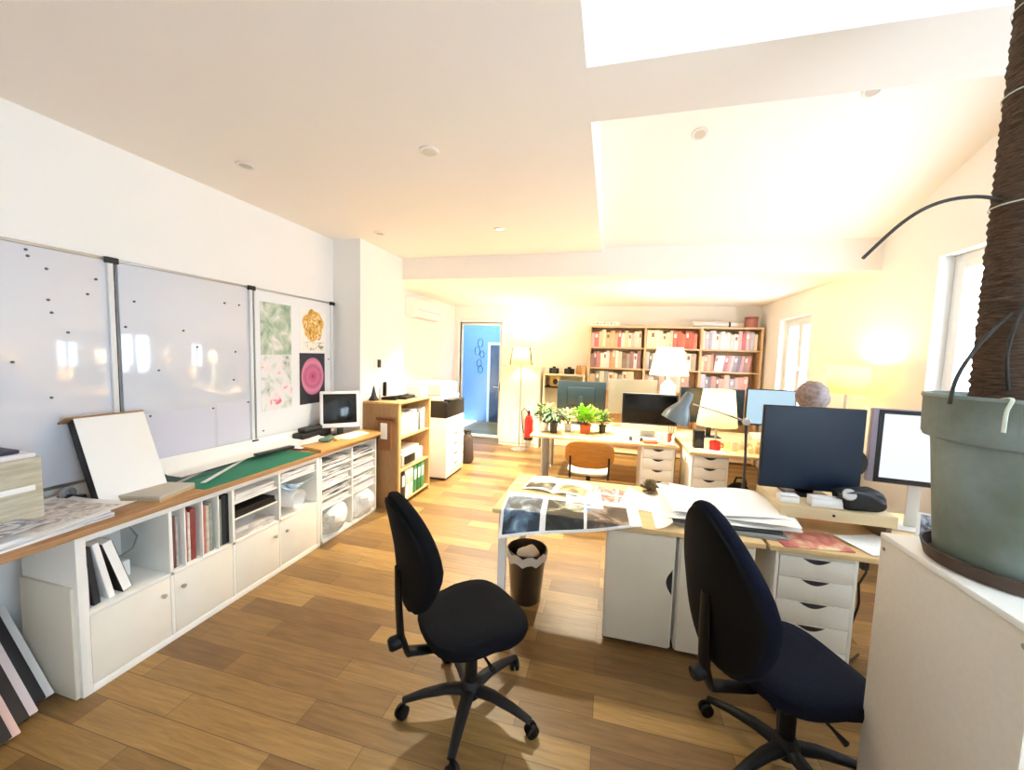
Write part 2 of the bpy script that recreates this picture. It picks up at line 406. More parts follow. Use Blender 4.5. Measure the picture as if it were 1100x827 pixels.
# windows in the right wall
def window(n, label, y0, y1, z0, z1, x, two=True):
    o = sstruct('window_%d' % n, label, 'window', (x, y0, z0))
    W, H = y1-y0, z1-z0; fw = .055
    f = MB().box(.10, .17, 0, fw, 0, H, .006).box(.10, .17, W-fw, W, 0, H, .006).box(.10, .17, fw, W-fw, 0, fw, .006).box(.10, .17, fw, W-fw, H-fw, H, .006)
    f.build('window_frame', FRAMEW, o)
    n_ = 2 if two else 1; cw = (W-2*fw)/n_
    for k in range(n_):
        a = fw+k*cw; s_ = .06
        sa = MB().box(.085, .15, a, a+s_, fw, H-fw, .006).box(.085, .15, a+cw-s_, a+cw, fw, H-fw, .006).box(.085, .15, a+s_, a+cw-s_, fw, fw+s_, .006).box(.085, .15, a+s_, a+cw-s_, H-fw-s_, H-fw, .006)
        so = sa.build('sash', FRAMEW, o)
        MB().box(.115, .121, a+s_, a+cw-s_, fw+s_, H-fw-s_).build('pane', GLASS, so)
    MB().box(.055, .085, fw+cw-.03, fw+cw-.005, H*.45, H*.45+.06, .004).box(.04, .055, fw+cw-.025, fw+cw-.01, H*.45-.06, H*.45+.04, .004).build('handle', WHT, o)
    MB().box(-.03, .10, -.01, W+.01, -.03, 0, .005).build('sill', FRAMEW, o)
    return o
window(1, 'window in the right wall behind the moss pole', *WINS[1], XR)
window(2, 'small window beside the bookcase at the far right corner', *WINS[2], XR)
window(3, 'window in the right wall beside the viewer', *WINS[0], XR)
# glazed door at the far left and the bright corridor behind it
d = sstruct('door_1', 'glazed door at the far left corner opening on a blue lit corridor', 'door', (DX0, YB, 0))
W = DX1-DX0
MB().box(-.06, 0, -.02, .16, 0, DZ+.06, .004).box(W, W+.06, -.02, .16, 0, DZ+.06, .004).box(0, W, -.02, .16, DZ, DZ+.06, .004).build('door_frame', FRAMEW, d)
lf = MB().box(.01, .05, .03, .07, .01, DZ-.01, .004).box(W-.05, W-.01, .03, .07, .01, DZ-.01, .004).box(.05, W-.05, .03, .07, .01, .07, .004).box(.05, W-.05, .03, .07, DZ-.06, DZ-.01, .004).build('door_leaf', FRAMEW, d)
MB().box(.05, W-.05, .045, .053, .07, DZ-.06).build('pane', DOORGL, lf)
MB().box(W-.045, W-.02, -.01, .03, .98, 1.14, .004).tube([(W-.03, -.01, 1.06), (W-.03, -.05, 1.06), (W-.14, -.05, 1.06)], .009).build('handle', METAL, lf)
dc = MB()
for (cx, cz, r) in ((.42, 1.93, .085), (.36, 1.77, .085), (.46, 1.70, .07), (.40, 1.52, .08), (.43, 1.40, .075)):
    pts = [(cx+r*.62*math.cos(a), .038, cz+r*math.sin(a)) for a in [2*PI*k/18 for k in range(19)]]
    dc.tube(pts, .013, 6, flat=.4)
lab(dc.build('decal', mat('decal_grey', '33506a', .6), lf), 'grey looping glass decal')
struct('wall_corridor', MB().box(-3.7, -1.2, 9.3, 9.4, 0, 3.0).box(-3.75, -3.65, 7.54, 9.3, 0, 3.0).box(-1.25, -1.15, 7.54, 9.3, 0, 3.0), BLUEW, 'corridor walls with blue daylight in their colour, seen through the glazed door', 'wall')
dd = sstruct('door_2', 'dark doorway at the end of the blue corridor behind the glass', 'door', (-2.98, 9.3, 0))
MB().box(0, .06, -.05, 0, 0, 2.0, .004).box(.5, .56, -.05, 0, 0, 2.0, .004).box(.06, .5, -.05, 0, 1.94, 2.0, .004).build('door_frame', FRAMEW, dd)
MB().box(.06, .5, -.03, -.005, .01, 1.94, .003).build('door_leaf', BLUED, dd)

# ------------------------------------------------------------------ recessed spots, air conditioner, thermostat
proto = None
SPOTS = [(-2.32, 2.06, ZC, 'recessed ceiling spot nearest the left wall above the whiteboards'), (-1.07, 2.12, ZC, 'recessed ceiling spot in the middle of the flat ceiling'),
         (-2.26, 3.45, ZC, 'recessed ceiling spot just in front of the white pillar'), (-1.05, 3.52, ZC, 'recessed ceiling spot in the flat ceiling close to the long beam'),
         (-1.62, 5.06, ZB, 'recessed spot in the far ceiling, nearer the door side'), (-.23, 5.17, ZB, 'recessed spot in the far ceiling, in front of the bookcase')]
def spot(loc, label):
    t = thing('ceiling_spot', label, 'ceiling light', loc, 0, 'recessed ceiling spots')
    MB().lathe([(.036, -.004), (.04, -.010), (.052, -.009), (.056, 0), (.036, -.001)], 24, cap=False).build('trim_ring', mat('spot_ring', 'e6e0d8', .4), t)
    MB().lathe([(.038, -.006), (.03, -.005), (.001, -.004)], 24).build('lens', mat('spot_lens', 'cfc4b6', .25), t)
    return t
proto = spot(SPOTS[0][:3], SPOTS[0][3])
ADDED_GLOW_LENS = [k for k in proto.children if 'lens' in k.name][0].data.copy(); ADDED_GLOW_LENS.materials[0] = mat('spot_lens_added_glow', 'fff4e0', .3, emit=.5, emitcol='fff0d0')  # glow added to lenses that look unlit, to match the added light below
for s_ in SPOTS[1:]:
    c = copy_tree(proto); c.location = s_[:3]; c['label'] = s_[3]
    if s_[1] > 3.5: c.children[0 if 'lens' in c.children[0].name else 1].data = ADDED_GLOW_LENS
sla = -math.atan(.364)
for x, y, l_ in ((.55, 3.18, 'recessed spot in the sloping ceiling bay, the one further from the window'), (1.5, 3.0, 'recessed spot in the sloping ceiling bay, the one nearer the window')):
    c = copy_tree(proto); c.location = (x, y, roof(y)); c.rotation_euler = (sla, 0, 0); c['label'] = l_

ac = thing('air_conditioner', 'white wall-mounted air conditioner high behind the pillar', 'air conditioner', (XLB, 5.42, 2.24))
MB().prism([(0, .04), (0, .31), (.16, .31), (.21, .26), (.21, .11), (.15, .0), (.04, .0)], 0, .86, axis='y', bev=.006).build('casing', WHT, ac)
MB().box(.10, .17, .05, .81, -.006, .012, .004).build('louvre', LGREY, ac)
MB().box(.207, .216, .03, .83, .115, .121, 0).build('panel_seam', GREY, ac)
th = thing('thermostat', 'small dark thermostat on the side of the white pillar', 'thermostat', (-2.57, 3.90, 1.56))
MB().box(0, .006, -.06, .04, -.05, .05, .003).build('wall_plate', WHT, th)
MB().box(.006, .024, -.015, .035, -.045, .045, .005).build('control', DGREY, th)

# ------------------------------------------------------------------ whiteboards, poles, posters
def board(name, label, y0, y1, m, cat):
    t = thing(name, label, cat, (XL, y0, .92))
    MB().box(.004, .024, 0, y1-y0, 0, 1.26, .003).build('panel', m, t)
    for z in (1.261, -.016): MB().box(.004, .030, 0, y1-y0, z, z+.015, .003).build('rail', METAL, t)
    MB().box(.004, .040, y1-y0-.032, y1-y0-.004, -.02, 1.255, .004).build('side_rail', mat('rail_white', 'dfe1e3', .35), t)
    MB().box(.004, .030, y1-y0-.005, y1-y0+.007, -.02, 1.255, .001).build('rail_shadow_gap', DGREY, t)
    for z in (1.245, -.03): MB().box(.004, .046, y1-y0-.04, y1-y0+.022, z, z+.035, .004).build('corner_clip', BLK, t)
    return t
board('whiteboard', 'glossy whiteboard at the far left edge behind the linen box', .38, 1.67, WB, 'whiteboard')
board('whiteboard', 'glossy whiteboard with lilac sheets above the green cutting mat', 1.695, 2.585, WB, 'whiteboard')
board('pinboard', 'matt white board with the four posters beside the pillar', 2.61, 3.53, WB2, 'board')
XB = XL+.0242
def flat(name, label, cat, y0, y1, z0, z1, m, group=None, th=.0015, x=XB):
    o = MB().box(0, th, 0, y1-y0, 0, z1-z0).build(name, m, None, (x, y0, z0)); return tag(o, label, cat, group)
flat('poster', 'pale green botanical poster, upper left on the pinboard', 'poster', 2.66, 2.985, 1.64, 2.09, POST_G)
flat('poster', 'white blossom poster with pink flowers, lower left on the pinboard', 'poster', 2.66, 2.985, 1.15, 1.635, POST_P)
po = thing('poster', 'white poster with an orange blossom above the dark one', 'poster', (XB, 3.09, 1.67))
MB().box(0, .0015, 0, .345, 0, .43).build('sheet', PAPER, po)
pp = [(.172+.135*math.cos(a)*(1+.1*math.sin(5*a)), .26+.155*math.sin(a)*(1+.08*math.cos(7*a))) for a in [2*PI*k/40 for k in range(40)]]
MB().prism(pp, .0016, .0022, axis='x').build('printed_blossom', POST_O, po)
MB().box(.0016, .0022, .04, .31, .015, .10).build('printed_stems', POST_OB, po)
po = thing('poster', 'dark navy poster with a pink disc, lower right on the pinboard', 'poster', (XB, 3.08, 1.16))
MB().box(0, .0015, 0, .335, 0, .50).build('sheet', POST_D, po)
MB().prism([(.168+.148*math.cos(2*PI*k/48), .27+.185*math.sin(2*PI*k/48)) for k in range(48)], .0016, .0024, axis='x').build('printed_disc', print_mat('pink_rings', [(.05, '3a1830'), (.17, 'b84a78'), (.45, 'd06a92'), (.62, 'b65a84'), (.8, 'd98aa8'), (1, 'c46c92')], ring=((.002, .168, .27), .19)), po)
flat('paper_sheet', 'lilac paper sheet pinned low on the whiteboard, the left one', 'paper', 1.80, 2.25, .94, 1.25, LILAC)
flat('paper_sheet', 'lilac paper sheet pinned low on the whiteboard, the right one', 'paper', 2.27, 2.54, .94, 1.265, LILAC)
MAG = [(1.32,2.155,'upper of the paired magnets near the top of the left whiteboard'),(1.325,2.125,'lower of the paired magnets near the top of the left whiteboard'),(1.39,2.075,'small magnet just below the paired ones on the left whiteboard'),
 (1.59,2.06,'magnet nearest the top of the rail on the left whiteboard'),(1.55,1.97,'magnet a little below the one by the left rail top'),(1.39,1.915,'upper magnet of the middle pair on the left whiteboard'),
 (1.40,1.85,'lower magnet of the middle pair on the left whiteboard'),(1.46,1.75,'small magnet alone at mid height on the left whiteboard'),(1.25,1.59,'magnet closest to the photo edge on the left whiteboard'),(1.38,1.40,'lowest magnet on the left whiteboard beside the white panel'),
 (1.77,1.96,'topmost magnet beside the left rail of the middle whiteboard'),(1.72,1.80,'magnet closest to the left rail of the middle whiteboard'),(1.89,1.53,'magnet in the lower left half of the middle whiteboard'),
 (2.05,1.80,'magnet near the centre of the middle whiteboard'),(2.14,1.69,'magnet just right of centre on the middle whiteboard'),(2.47,2.03,'upper right magnet of the middle whiteboard, near the rail'),
 (2.35,2.03,'upper right magnet of the middle whiteboard, further from the rail'),(2.43,1.66,'magnet by the right rail of the middle whiteboard, mid height'),(2.41,1.44,'lowest right magnet above the lilac sheets of the middle whiteboard'),
 (1.83,1.235,'magnet holding the left lilac sheet at its left corner'),(2.24,1.235,'magnet holding the left lilac sheet at its right corner'),(2.53,1.25,'magnet holding the right lilac sheet at its top corner'),
 (2.67,.985,'dark magnet low on the pinboard beside its left edge'),(3.47,1.6,'magnet right of the pink disc poster on the pinboard')]
mg = None
for y, z, l_ in MAG:
    if mg is None:
        mg = MB().lathe([(.0065, 0), (.007, .004), (.006, .0065), (.001, .007)], 14, axis=(1, 0, 0)).build('magnet', mat('magnet_dark', '50555e', .4), None); c = mg
    else:
        c = mg.copy(); COL.objects.link(c)
    c.location = (XB+(.0016 if z < 1.3 and 1.8 < y < 2.6 else 0), y, z); tag(c, l_, 'magnet', 'magnets on the boards')

# ------------------------------------------------------------------ long low cube shelf on the left
CX0, CX1 = -2.75, -2.36          # back / front of the shelf (faces +x)
KY = [1.18, 1.58, 1.955, 2.325, 2.70]
KH = .77
sh = thing('cube_shelf', 'long white cube shelf under the wooden worktop, four doors', 'shelf', (0, 0, 0))
def carc(y0, y1, inner, mid=True):
    m = MB()
    m.box(CX0, CX1, y0, y0+.038, 0, KH+.025, .002).box(CX0, CX1, y1-.038, y1, 0, KH+.025, .002)
    m.box(CX0, CX1, y0+.038, y1-.038, 0, .038, .002).box(CX0, CX1, y0+.038, y1-.038, KH-.01, KH+.025, .002)
    m.box(CX0, CX0+.006, y0+.02, y1-.02, .02, KH)
    for y in inner: m.box(CX0+.006, CX1-.001, y-.009, y+.009, .038, KH-.01, .001)
    if mid: m.box(CX0+.006, CX1-.001, y0+.038, y1-.038, .388, .406, .001)
    return m
carc(KY[0], KY[4]+.04, KY[1:4]).build('carcass', WLAM, sh)
for k in range(4):
    a = KY[k]+(.04 if k == 0 else .011); b_ = (KY[k+1]-.011) if k < 3 else KY[4]
    dr = MB().box(CX1-.018, CX1-.002, a, b_, .042, .386, .0015).build('door', WLAM2, sh)
    ky = b_-.04 if k % 2 == 0 else a+.04
    MB().lathe([(.004, 0), (.004, .008), (.011, .012), (.012, .02), (.004, .023)], 14, (CX1-.002, ky, .30), axis=(1, 0, 0)).build('knob', METAL, dr)
MB().box(CX0+.01, CX1-.01, KY[2]+.012, KY[3]-.012, .655, .667, .001).box(CX0+.01, CX1-.01, KY[2]+.012, KY[3]-.012, .545, .557, .001).build('insert_shelf', WLAM, sh)
for y in (1.665, 1.765, 1.865): MB().box(CX0+.01, CX1-.012, y-.004, y+.004, .406, .758, .001).build('divider', WLAM, sh)
MB().box(CX0+.01, CX1-.012, KY[3]+.012, KY[4]-.002, .675, .685, .001).build('insert_shelf', WLAM, sh)
# end panel fixed to the near side of the shelf (lower half, standing proud)
MB().box(CX0+.01, CX1-.02, KY[0]-.016, KY[0], 0, .55, .002).build('end_panel', mat('end_panel_cream', 'ded8c8', .5), sh)

# paper rack, further along
rk = thing('paper_rack', 'white open rack of flat paper shelves at the end of the worktop', 'rack', (0, 0, 0))
RY0, RYM, RY1 = 2.745, 3.16, 3.565
m = MB()
for y in (RY0, RYM, RY1-.02): m.box(CX0, CX1, y, y+.02, 0, KH+.025, .002)
m.box(CX0, CX0+.006, RY0, RY1, 0, KH); m.box(CX0, CX1, RY0, RY1, 0, .03, .002); m.box(CX0, CX1, RY0, RY1, KH+.005, KH+.025, .002)
m.build('carcass', WLAM, rk)
RZ = [.30, .39, .48, .565, .65]
for z in RZ:
    for a, b_ in ((RY0+.02, RYM), (RYM+.02, RY1-.02)):
        MB().box(CX0+.006, CX1-.004, a, b_, z, z+.01, .001).build('shelf', WLAM, rk)
wt = thing('worktop', 'long oak worktop along the boards, carrying the cutting mat', 'worktop', (0, 0, .795))
MB().box(-2.87, -2.335, .93, 3.55, 0, .032, .005).build('board', OAKTOP, wt)
ts = thing('trestle', 'grey metal trestle under the near end of the worktop', 'trestle', (-2.66, 1.03, 0))
for x in (-.19, -.10): MB().tube([(x, 0, .0), (x, 0, .4), (x, 0, .77)], .016, 10).build('leg', METAL, ts)
MB().box(-.21, .2, -.02, .02, .77, .794, .003).build('top_bar', METAL, ts); MB().tube([(-.19, 0, .25), (-.10, 0, .25)], .011, 8).build('cross_bar', METAL, ts)
ZT = .795+.032
pl = thing('wooden_board', 'pale rounded wooden board lying on the far end of the worktop', 'board', (-2.42, 3.2, ZT))
ppts = [(.0+.155*math.cos(a), .36+.05*math.sin(a)*1.0) for a in [PI*k/12 for k in range(13)]] + [(-.155, -.42), (.12, -.48)]
MB().prism([(x-.03, y) for x, y in ppts], 0, .028, bev=.006).build('plank', mat('pale_pine', 'd8a864', .4, var=.08, scale=5, stretch=(12, 1.5, 12)), pl)

# things in the shelf --------------------------------------------------------
def book(name, label, loc, w, d, h, m, rx=0, group=None, cat='book', mpage=None):
    """spine towards +x, thickness along y"""
    t = MB().box(0, d, 0, w, 0, h, min(.003, w*.2)); o = t.build(name, [m], None, loc)
    if rx: o.rotation_euler = (rx, 0, 0)
    return tag(o, label, cat, group)
gp = 'books leaning in the first cube of the shelf'
cb = [('b9b6cc', .018, .29, 0, 'lilac thin book upright at the left end of the first open cube'), ('14161a', .03, .30, .10, 'black folder leaning second in the first open cube'),
      ('e8e8ea', .028, .31, .18, 'white book leaning third in the first open cube'), ('15171b', .045, .30, .26, 'thick black folder leaning rightmost in the first open cube')]
yy = 1.225
for i, (c_, w_, h_, lean, l_) in enumerate(cb):
    t = thing('book' if i % 2 == 0 else 'folder', l_, 'book' if i % 2 == 0 else 'folder', (CX1-.28, yy, .4075+.0005), 0, gp)
    mm = mat('cover_'+c_, c_, .5)
    M_ = rot(rx=lean)
    a = MB(); a.M = M_; a.box(0, .24, 0, w_, 0, h_, .003).build('cover', mm, t)
    a = MB(); a.M = M_; a.box(.006, .2405, .004, w_-.004, .004, h_+.0015).build('pages', PAPER if i != 1 else DGREY, t)
    if lean: t.location.z += 0
    yy += w_+.012+ (.0 if i == 0 else .018)
cd = MB().tube([(CX1-.22, 1.46, .52), (CX1-.2, 1.52, .55), (CX1-.18, 1.53, .62), (CX1-.2, 1.50, .70), (CX1-.24, 1.44, .735), (CX1-.28, 1.36, .72)], .005, 8)
# white adapter with its cable
cab = thing('power_adapter', 'white power adapter with a looping cable in the first open cube', 'adapter', (0, 0, 0))
MB().box(CX1-.26, CX1-.19, 1.435, 1.50, .4065, .50, .008).build('body', WHT, cab)
cd.build('cable', GREY, cab)
cols2 = [('6e4a44', .03, .31), ('b0a7a2', .016, .30), ('a85a4e', .02, .32), ('d7cfc4', .015, .3), ('8e3f38', .03, .315), ('b87468', .028, .31), ('c9beb2', .02, .30), ('8f9a92', .024, .31), ('7d8780', .028, .31), ('23262a', .03, .33), ('121315', .03, .33)]
nm = ['brown mottled', 'grey', 'brick red', 'cream', 'dark red', 'dusty pink', 'beige', 'grey-green', 'sage grey', 'charcoal', 'black']
yy = 1.594
for i, ((c_, w_, h_), n_) in enumerate(zip(cols2, nm)):
    for q in (1.665, 1.765, 1.865):
        if yy < q+.004 and yy+w_ > q-.004: yy = q+.005
    book('book', f'{n_} spine in the second open cube, {ORD[i]} from the left', (CX1-.3, yy, .4065), w_, .27, h_, mat('spine_'+c_, c_, .55, var=.2, scale=30), 0, 'spines in the second open cube'); yy += w_+.001
# flat papers in cube 3
def ream(label, x0, x1, y0, y1, z0, z1, m=LAYERS, group=None, cat='paper stack'):
    o = MB()
    n = max(1, int((z1-z0)/.012)); 
    for k in range(n):
        j = .006; a, b2, c2, d2 = [random.uniform(-j, j) for _ in range(4)]
        o.box(x0+a, x1+min(b2, .004), y0+abs(c2), y1-abs(d2), z0+(z1-z0)*k/n, z0+(z1-z0)*(k+1)/n-.0008)
    return tag(o.build('paper_stack', m), label, cat, group)
GPS = 'paper stacks in the shelf and rack'
ream('loose white papers lying on the top insert of the third cube', CX0+.02, CX1-.01, KY[2]+.02, KY[3]-.04, .667, .72, LAYERS, GPS)
ream('black folders lying on the lower insert of the third cube', CX0+.02, CX1-.02, KY[2]+.02, KY[3]-.02, .557, .60, mat('black_folder', '1b1d20', .5), GPS)
ream('grey-pink papers lying at the bottom of the third cube', CX0+.02, CX1-.02, KY[2]+.02, KY[3]-.03, .4065, .45, mat('greypink_paper', 'bdb4b0', .7, col2='e4dfda', scale=9), GPS)
t = MB().sheet(10, 8, lambda u, v: (CX1-.26+.24*u, KY[2]+.04+.27*v, .452+.03*math.sin(3*u+2*v)*v+.001), .0015); tag(t.build('paper_sheet', PAPER2), 'crumpled pale sheet on the papers in the third cube', 'paper')
ream('white papers on the insert of the fourth cube', CX0+.02, CX1-.008, KY[3]+.02, KY[4]-.01, .686, .745, LAYERS, GPS)
# rolled sheet and blue cloth hanging out of cube 4
t = MB()
pts = []
for k in range(40):
    a = 2*PI*k/22; r = .085-.0008*k
    pts.append((2.50+r*math.cos(a)*1.0, .50+r*math.sin(a)))
rr = MB()
b = rr.bm; prev = None
for (y, z) in pts:
    a1 = b.verts.new((CX0+.05, y, z)); a2 = b.verts.new((CX1+.0, y, z))
    if prev: b.faces.new((prev[0], prev[1], a2, a1))
    prev = (a1, a2)
o = rr.build('paper_roll', PAPER); so = o.modifiers.new('thick', 'SOLIDIFY'); so.thickness = .0015
tag(o, 'wide white paper roll standing out of the fourth cube', 'paper roll')
o = MB().sheet(14, 10, lambda u, v: (CX1-.2+.235*u, KY[3]+.05+.27*v, .60+.05*math.sin(2.6*u+1)*math.cos(3*v)+.03*u), .002)
tag(o.build('cloth', print_mat('blue_white_cloth', [(.35, '3f4f6b'), (.5, 'a9c3dd'), (.6, 'e9eff4')], 9, 1, .8)), 'blue and white crumpled print above the roll in the fourth cube', 'print')
# stacks in the rack
kk = 0
for ci, (a, b_) in enumerate(((RY0+.025, RYM-.005), (RYM+.025, RY1-.025))):
    zs = [.031]+[z+.0105 for z in RZ]
    for i, z in enumerate(zs[1:]):
        hi = .045+.02*random.random()
        mt = random.choice([LAYERS, PAPER2, LAYERS, LAYERS2])
        ream(f'paper stack in the {"left" if ci == 0 else "right"} column of the rack, {ORD[len(RZ)-1-i]} from the top', CX0+.03, CX1-.006-.02*random.random(), a+.01, b_-.02*random.random(), z, z+hi, mt, GPS); kk += 1
# translucent plastic bags bulging from the bottom of the rack
def bag(label, c, r, sc, m, seed):
    rnd = random.Random(seed); t = MB(); t.sphere((0, 0, 0), r, sc, 22, 14)
    for v in t.bm.verts:
        n = math.sin(23*v.co.y+seed)*math.cos(19*v.co.z)+.7*math.sin(31*v.co.x+17*v.co.z+seed)
        v.co *= 1+.13*n+rnd.uniform(-.03, .03)
        v.co.z = min(max(v.co.z, -c[2]+.0305), .297-c[2])
        if v.co.x+c[0] < CX1+.004: v.co.y = max(-.165, min(.165, v.co.y))
    return tag(t.build('plastic_bag', m, None, c, ang=25), label, 'bag')
BAGM = mat('crumpled_plastic', 'd9dcd8', .25, var=.12, scale=25, bump=.8, bscale=45)
bag('crumpled pale plastic bag bulging from the left column of the rack', (-2.44, 2.955, .165), .15, (1.0, 1.15, .95), BAGM, 3)
bag('crumpled white plastic bag bulging from the right column of the rack', (-2.43, 3.36, .165), .16, (.95, 1.05, .95), mat('crumpled_plastic_white', 'e6e8e8', .25, bump=.8, bscale=45), 8)

# things on the worktop ---------------------------------------------------------
bx = thing('storage_box', 'beige striped linen box with a dark lid on the worktop corner', 'box', (-2.86, .88, ZT))
MB().box(0, .27, 0, .32, 0, .33, .01).build('body', BOXLIN, bx)
MB().box(-.004, .274, -.004, .30, .33, .352, .006).build('lid', PAPER2, bx)
MB().box(.02, .25, .0, .26, .353, .372, .006).build('lid_tray', mat('navy_tray', '262a44', .5), bx)
MB().box(.271, .275, .0, .29, .175, .20, .001).build('label_strip', PAPER, bx)
tp = thing('tape_dispenser', 'small grey tape dispenser behind the printed sheets on the worktop', 'tape dispenser', (-2.80, 1.40, ZT), .4)
MB().box(-.03, .03, -.055, .055, 0, .018, .005).prism([(-.055, .018), (-.055, .05), (-.035, .06), (.02, .03), (.055, .028), (.055, .018)], -.026, .026, axis='x').build('base', DGREY, tp)
MB().lathe([(.022, -.012), (.036, -.012), (.036, .012), (.022, .012), (.022, -.012)], 22, (0, -.02, .055), axis=(1, 0, 0), cap=False).build('tape_roll', GREY, tp)
cn = thing('canvas_box', 'blank white canvas box leaning on the whiteboard rail', 'canvas', (-2.59, 1.41, ZT))
mm = MB(); mm.M = rot(ry=-.42, rz=-.06)
mm.box(-.07, -.004, 0, .31, 0, .50, .003).build('body', BLK, cn)
mm = MB(); mm.M = rot(ry=-.42, rz=-.06); mm.box(-.004, 0, -.002, .312, 0, .502, .001).build('face', PAPER, cn)
mm = MB(); mm.M = rot(ry=-.42, rz=-.06); mm.box(-.11, .004, -.03, .312, .5025, .512, .002).build('top_edge', BEECHD, cn)
ct = thing('flat_case', 'flat beige catalogue case lying beside the white canvas box', 'case', (-2.52, 1.62, ZT), .25)
MB().box(-.16, .12, -.11, .13, 0, .012, .003).build('base', CARD, ct)
MB().box(-.16, .12, -.11, .13, .0125, .034, .004).build('cover', mat('case_grey', 'bdb6a8', .6), ct)
# printed sheets near the left corner
def paperset(label, x, y, rz, w, d, m, z=0, curl=.01, name='paper_sheet', cat='paper', border=0):
    mm = MB().sheet(12, 10, lambda u, v: ((u-.5)*w, (v-.5)*d, .0015+curl*(abs(u-.5)*2)**3*(.4+.6*v)), .0012, (lambda u, v: 1 if (border < u < 1-border and border < v < 1-border) else 0) if border else 0)
    o = mm.build(name, [PAPER, m] if border else m, None, (x, y, ZT+z), rz); return tag(o, label, cat)
PR1 = print_mat('print_pastel', [(.35, 'a89a98'), (.48, 'd9cfc9'), (.6, 'efe9e4'), (.72, 'b8b3c9')], 12, 2, .5)
PR2 = print_mat('print_blue', [(.35, '4a4f66'), (.45, 'a9aebf'), (.55, 'e6e6ea'), (.7, 'd9c6c0')], 10, 2, .5)
tag(MB().box(-.2, .2, -.28, .2, 0, .022, .002).box(-.185, .19, -.25, .19, .0225, .038, .002).build('magazine_stack', LAYERS, None, (-2.58, 1.14, ZT), .06), 'stack of magazines under the printed sheets at the near worktop corner', 'magazines')
paperset('large pastel printed sheet on top of the magazine stack', -2.575, 1.21, .12, .46, .40, PR1, .0395, .012, border=.05)
paperset('blue-grey printed sheet sticking out at the near worktop corner', -2.54, 1.02, .2, .30, .20, PR2, .056, .01, border=.04)
tag(MB().box(-.06, .06, -.01, .01, 0, .012, .004).build('pen_case', DGREY, None, (-2.62, 1.0, ZT+.073), .4), 'slim dark pen case on the sheet at the near worktop corner', 'pen case')
# cutting mats and rulers
tag(MB().box(0, .465, 0, .92, 0, .004, .0015).build('cutting_mat', GREENM, None, (-2.815, 1.77, ZT)), 'large bright green cutting mat on the worktop', 'cutting mat')
tag(MB().box(0, .26, 0, .40, 0, .004, .0015).build('cutting_mat', DGREENM, None, (-2.83, 1.74, ZT+.0045), .12), 'darker green cutting mat overlapping the bright one near the canvas', 'cutting mat')
tag(MB().box(0, .03, 0, .70, 0, .003, .001).build('ruler', mat('ruler_white', 'dfe6e4', .3), None, (-2.47, 1.83, ZT+.009), .46), 'long pale ruler lying across the bright green mat', 'ruler')
tag(MB().box(0, .03, 0, .5, 0, .003, .001).build('ruler', METAL, None, (-2.60, 1.76, ZT+.009), .40), 'shorter steel ruler lying across the darker mat', 'ruler')
# long curling sheet against the board
o = MB().sheet(14, 24, lambda u, v: (-2.865+.20*u, 1.86+1.26*v, ZT+.012+.004+(.10-.04*v)*max(0, 1-2.4*u)**2+(.02*v+.05*max(0, (v-.6))*math.sin(PI*u))), .0015)
tag(o.build('paper_roll_sheet', PAPER), 'long curling white paper along the foot of the whiteboard', 'paper')
o = MB().sheet(10, 14, lambda u, v: (-2.78+.24*u, 2.72+.42*v, ZT+.016+.03*math.sin(PI*u)*math.sin(PI*v*.8)), .0015)
tag(o.build('paper_sheet', PAPER2), 'bulging white sheet between the green mat and the small monitor', 'paper')
tag(MB().box(-.03, .03, -.16, .16, 0, .018, .004).build('clamp', BLK, None, (-2.60, 2.52, ZT+.0345), -.1), 'black bar-shaped clamp at the back edge of the green mat', 'clamp')
# greenish scraps and small things near the monitor
for i, (x, y, c_, s_, l_) in enumerate([(-2.50, 2.98, '5f7f70', .05, 'grey-green crumpled scrap nearest the green mat'), (-2.53, 3.06, '6f8a74', .045, 'grey-green crumpled scrap under the small monitor'), (-2.45, 3.07, 'e7d7a4', .028, 'cream eraser-sized scrap beside the crumpled green ones')]):
    t = MB().sphere((0, 0, 0), s_, (1, 1.1, .5), 14, 10)
    for v in t.bm.verts:
        v.co *= 1+.2*math.sin(60*v.co.x+i)*math.cos(70*v.co.y); v.co.z = max(v.co.z, -s_*.4)
    tag(t.build('paper_scrap', mat('scrap_'+c_, c_, .8), None, (x, y, ZT+.029+s_*.4), ang=25), l_, 'scrap')
# small white-framed monitor
mn = thing('monitor', 'small white-framed monitor with a dark screen on the worktop', 'monitor', (-2.62, 3.33, ZT), .75)
# local: screen faces -y ; rotated so it looks out into the room
B_ = mn
t = MB(); t.M = TR(0, 0, .09) @ rot(rx=-.16)
t.box(-.185, .185, -.02, .02, 0, .37, .012).build('housing', WHT, B_)
t = MB(); t.M = TR(0, 0, .09) @ rot(rx=-.16); t.box(-.155, .155, -.023, -.0195, .045, .34, .002).build('screen', SCREEN, B_)
MB().box(-.03, .03, .0, .06, .012, .16, .01).build('neck', DGREY, B_)
MB().lathe([(.10, 0), (.105, .006), (.09, .016), (.02, .02)], 26, (0, .03, 0)).build('foot', DGREY, B_)
kb = thing('electronic_device', 'low dark device half hidden behind the small monitor', 'device', (-2.76, 2.98, ZT), 0)
MB().box(-.06, .06, -.06, .32, .02, .09, .012).build('body', BLK, kb); MB().box(-.05, .05, -.04, .30, 0, .02, .004).build('foot', DGREY, kb)
MB().box(-.055, .03, .0, .28, .0905, .13, .01).build('lid', DGREY, kb)
o = MB().sheet(8, 8, lambda u, v: (-2.56+.2*u, 3.12+.32*v, ZT+.03+.003+.015*math.sin(PI*u)*v), .0015); tag(o.build('paper_sheet', PAPER), 'white sheet on the wooden board in front of the small monitor', 'paper')

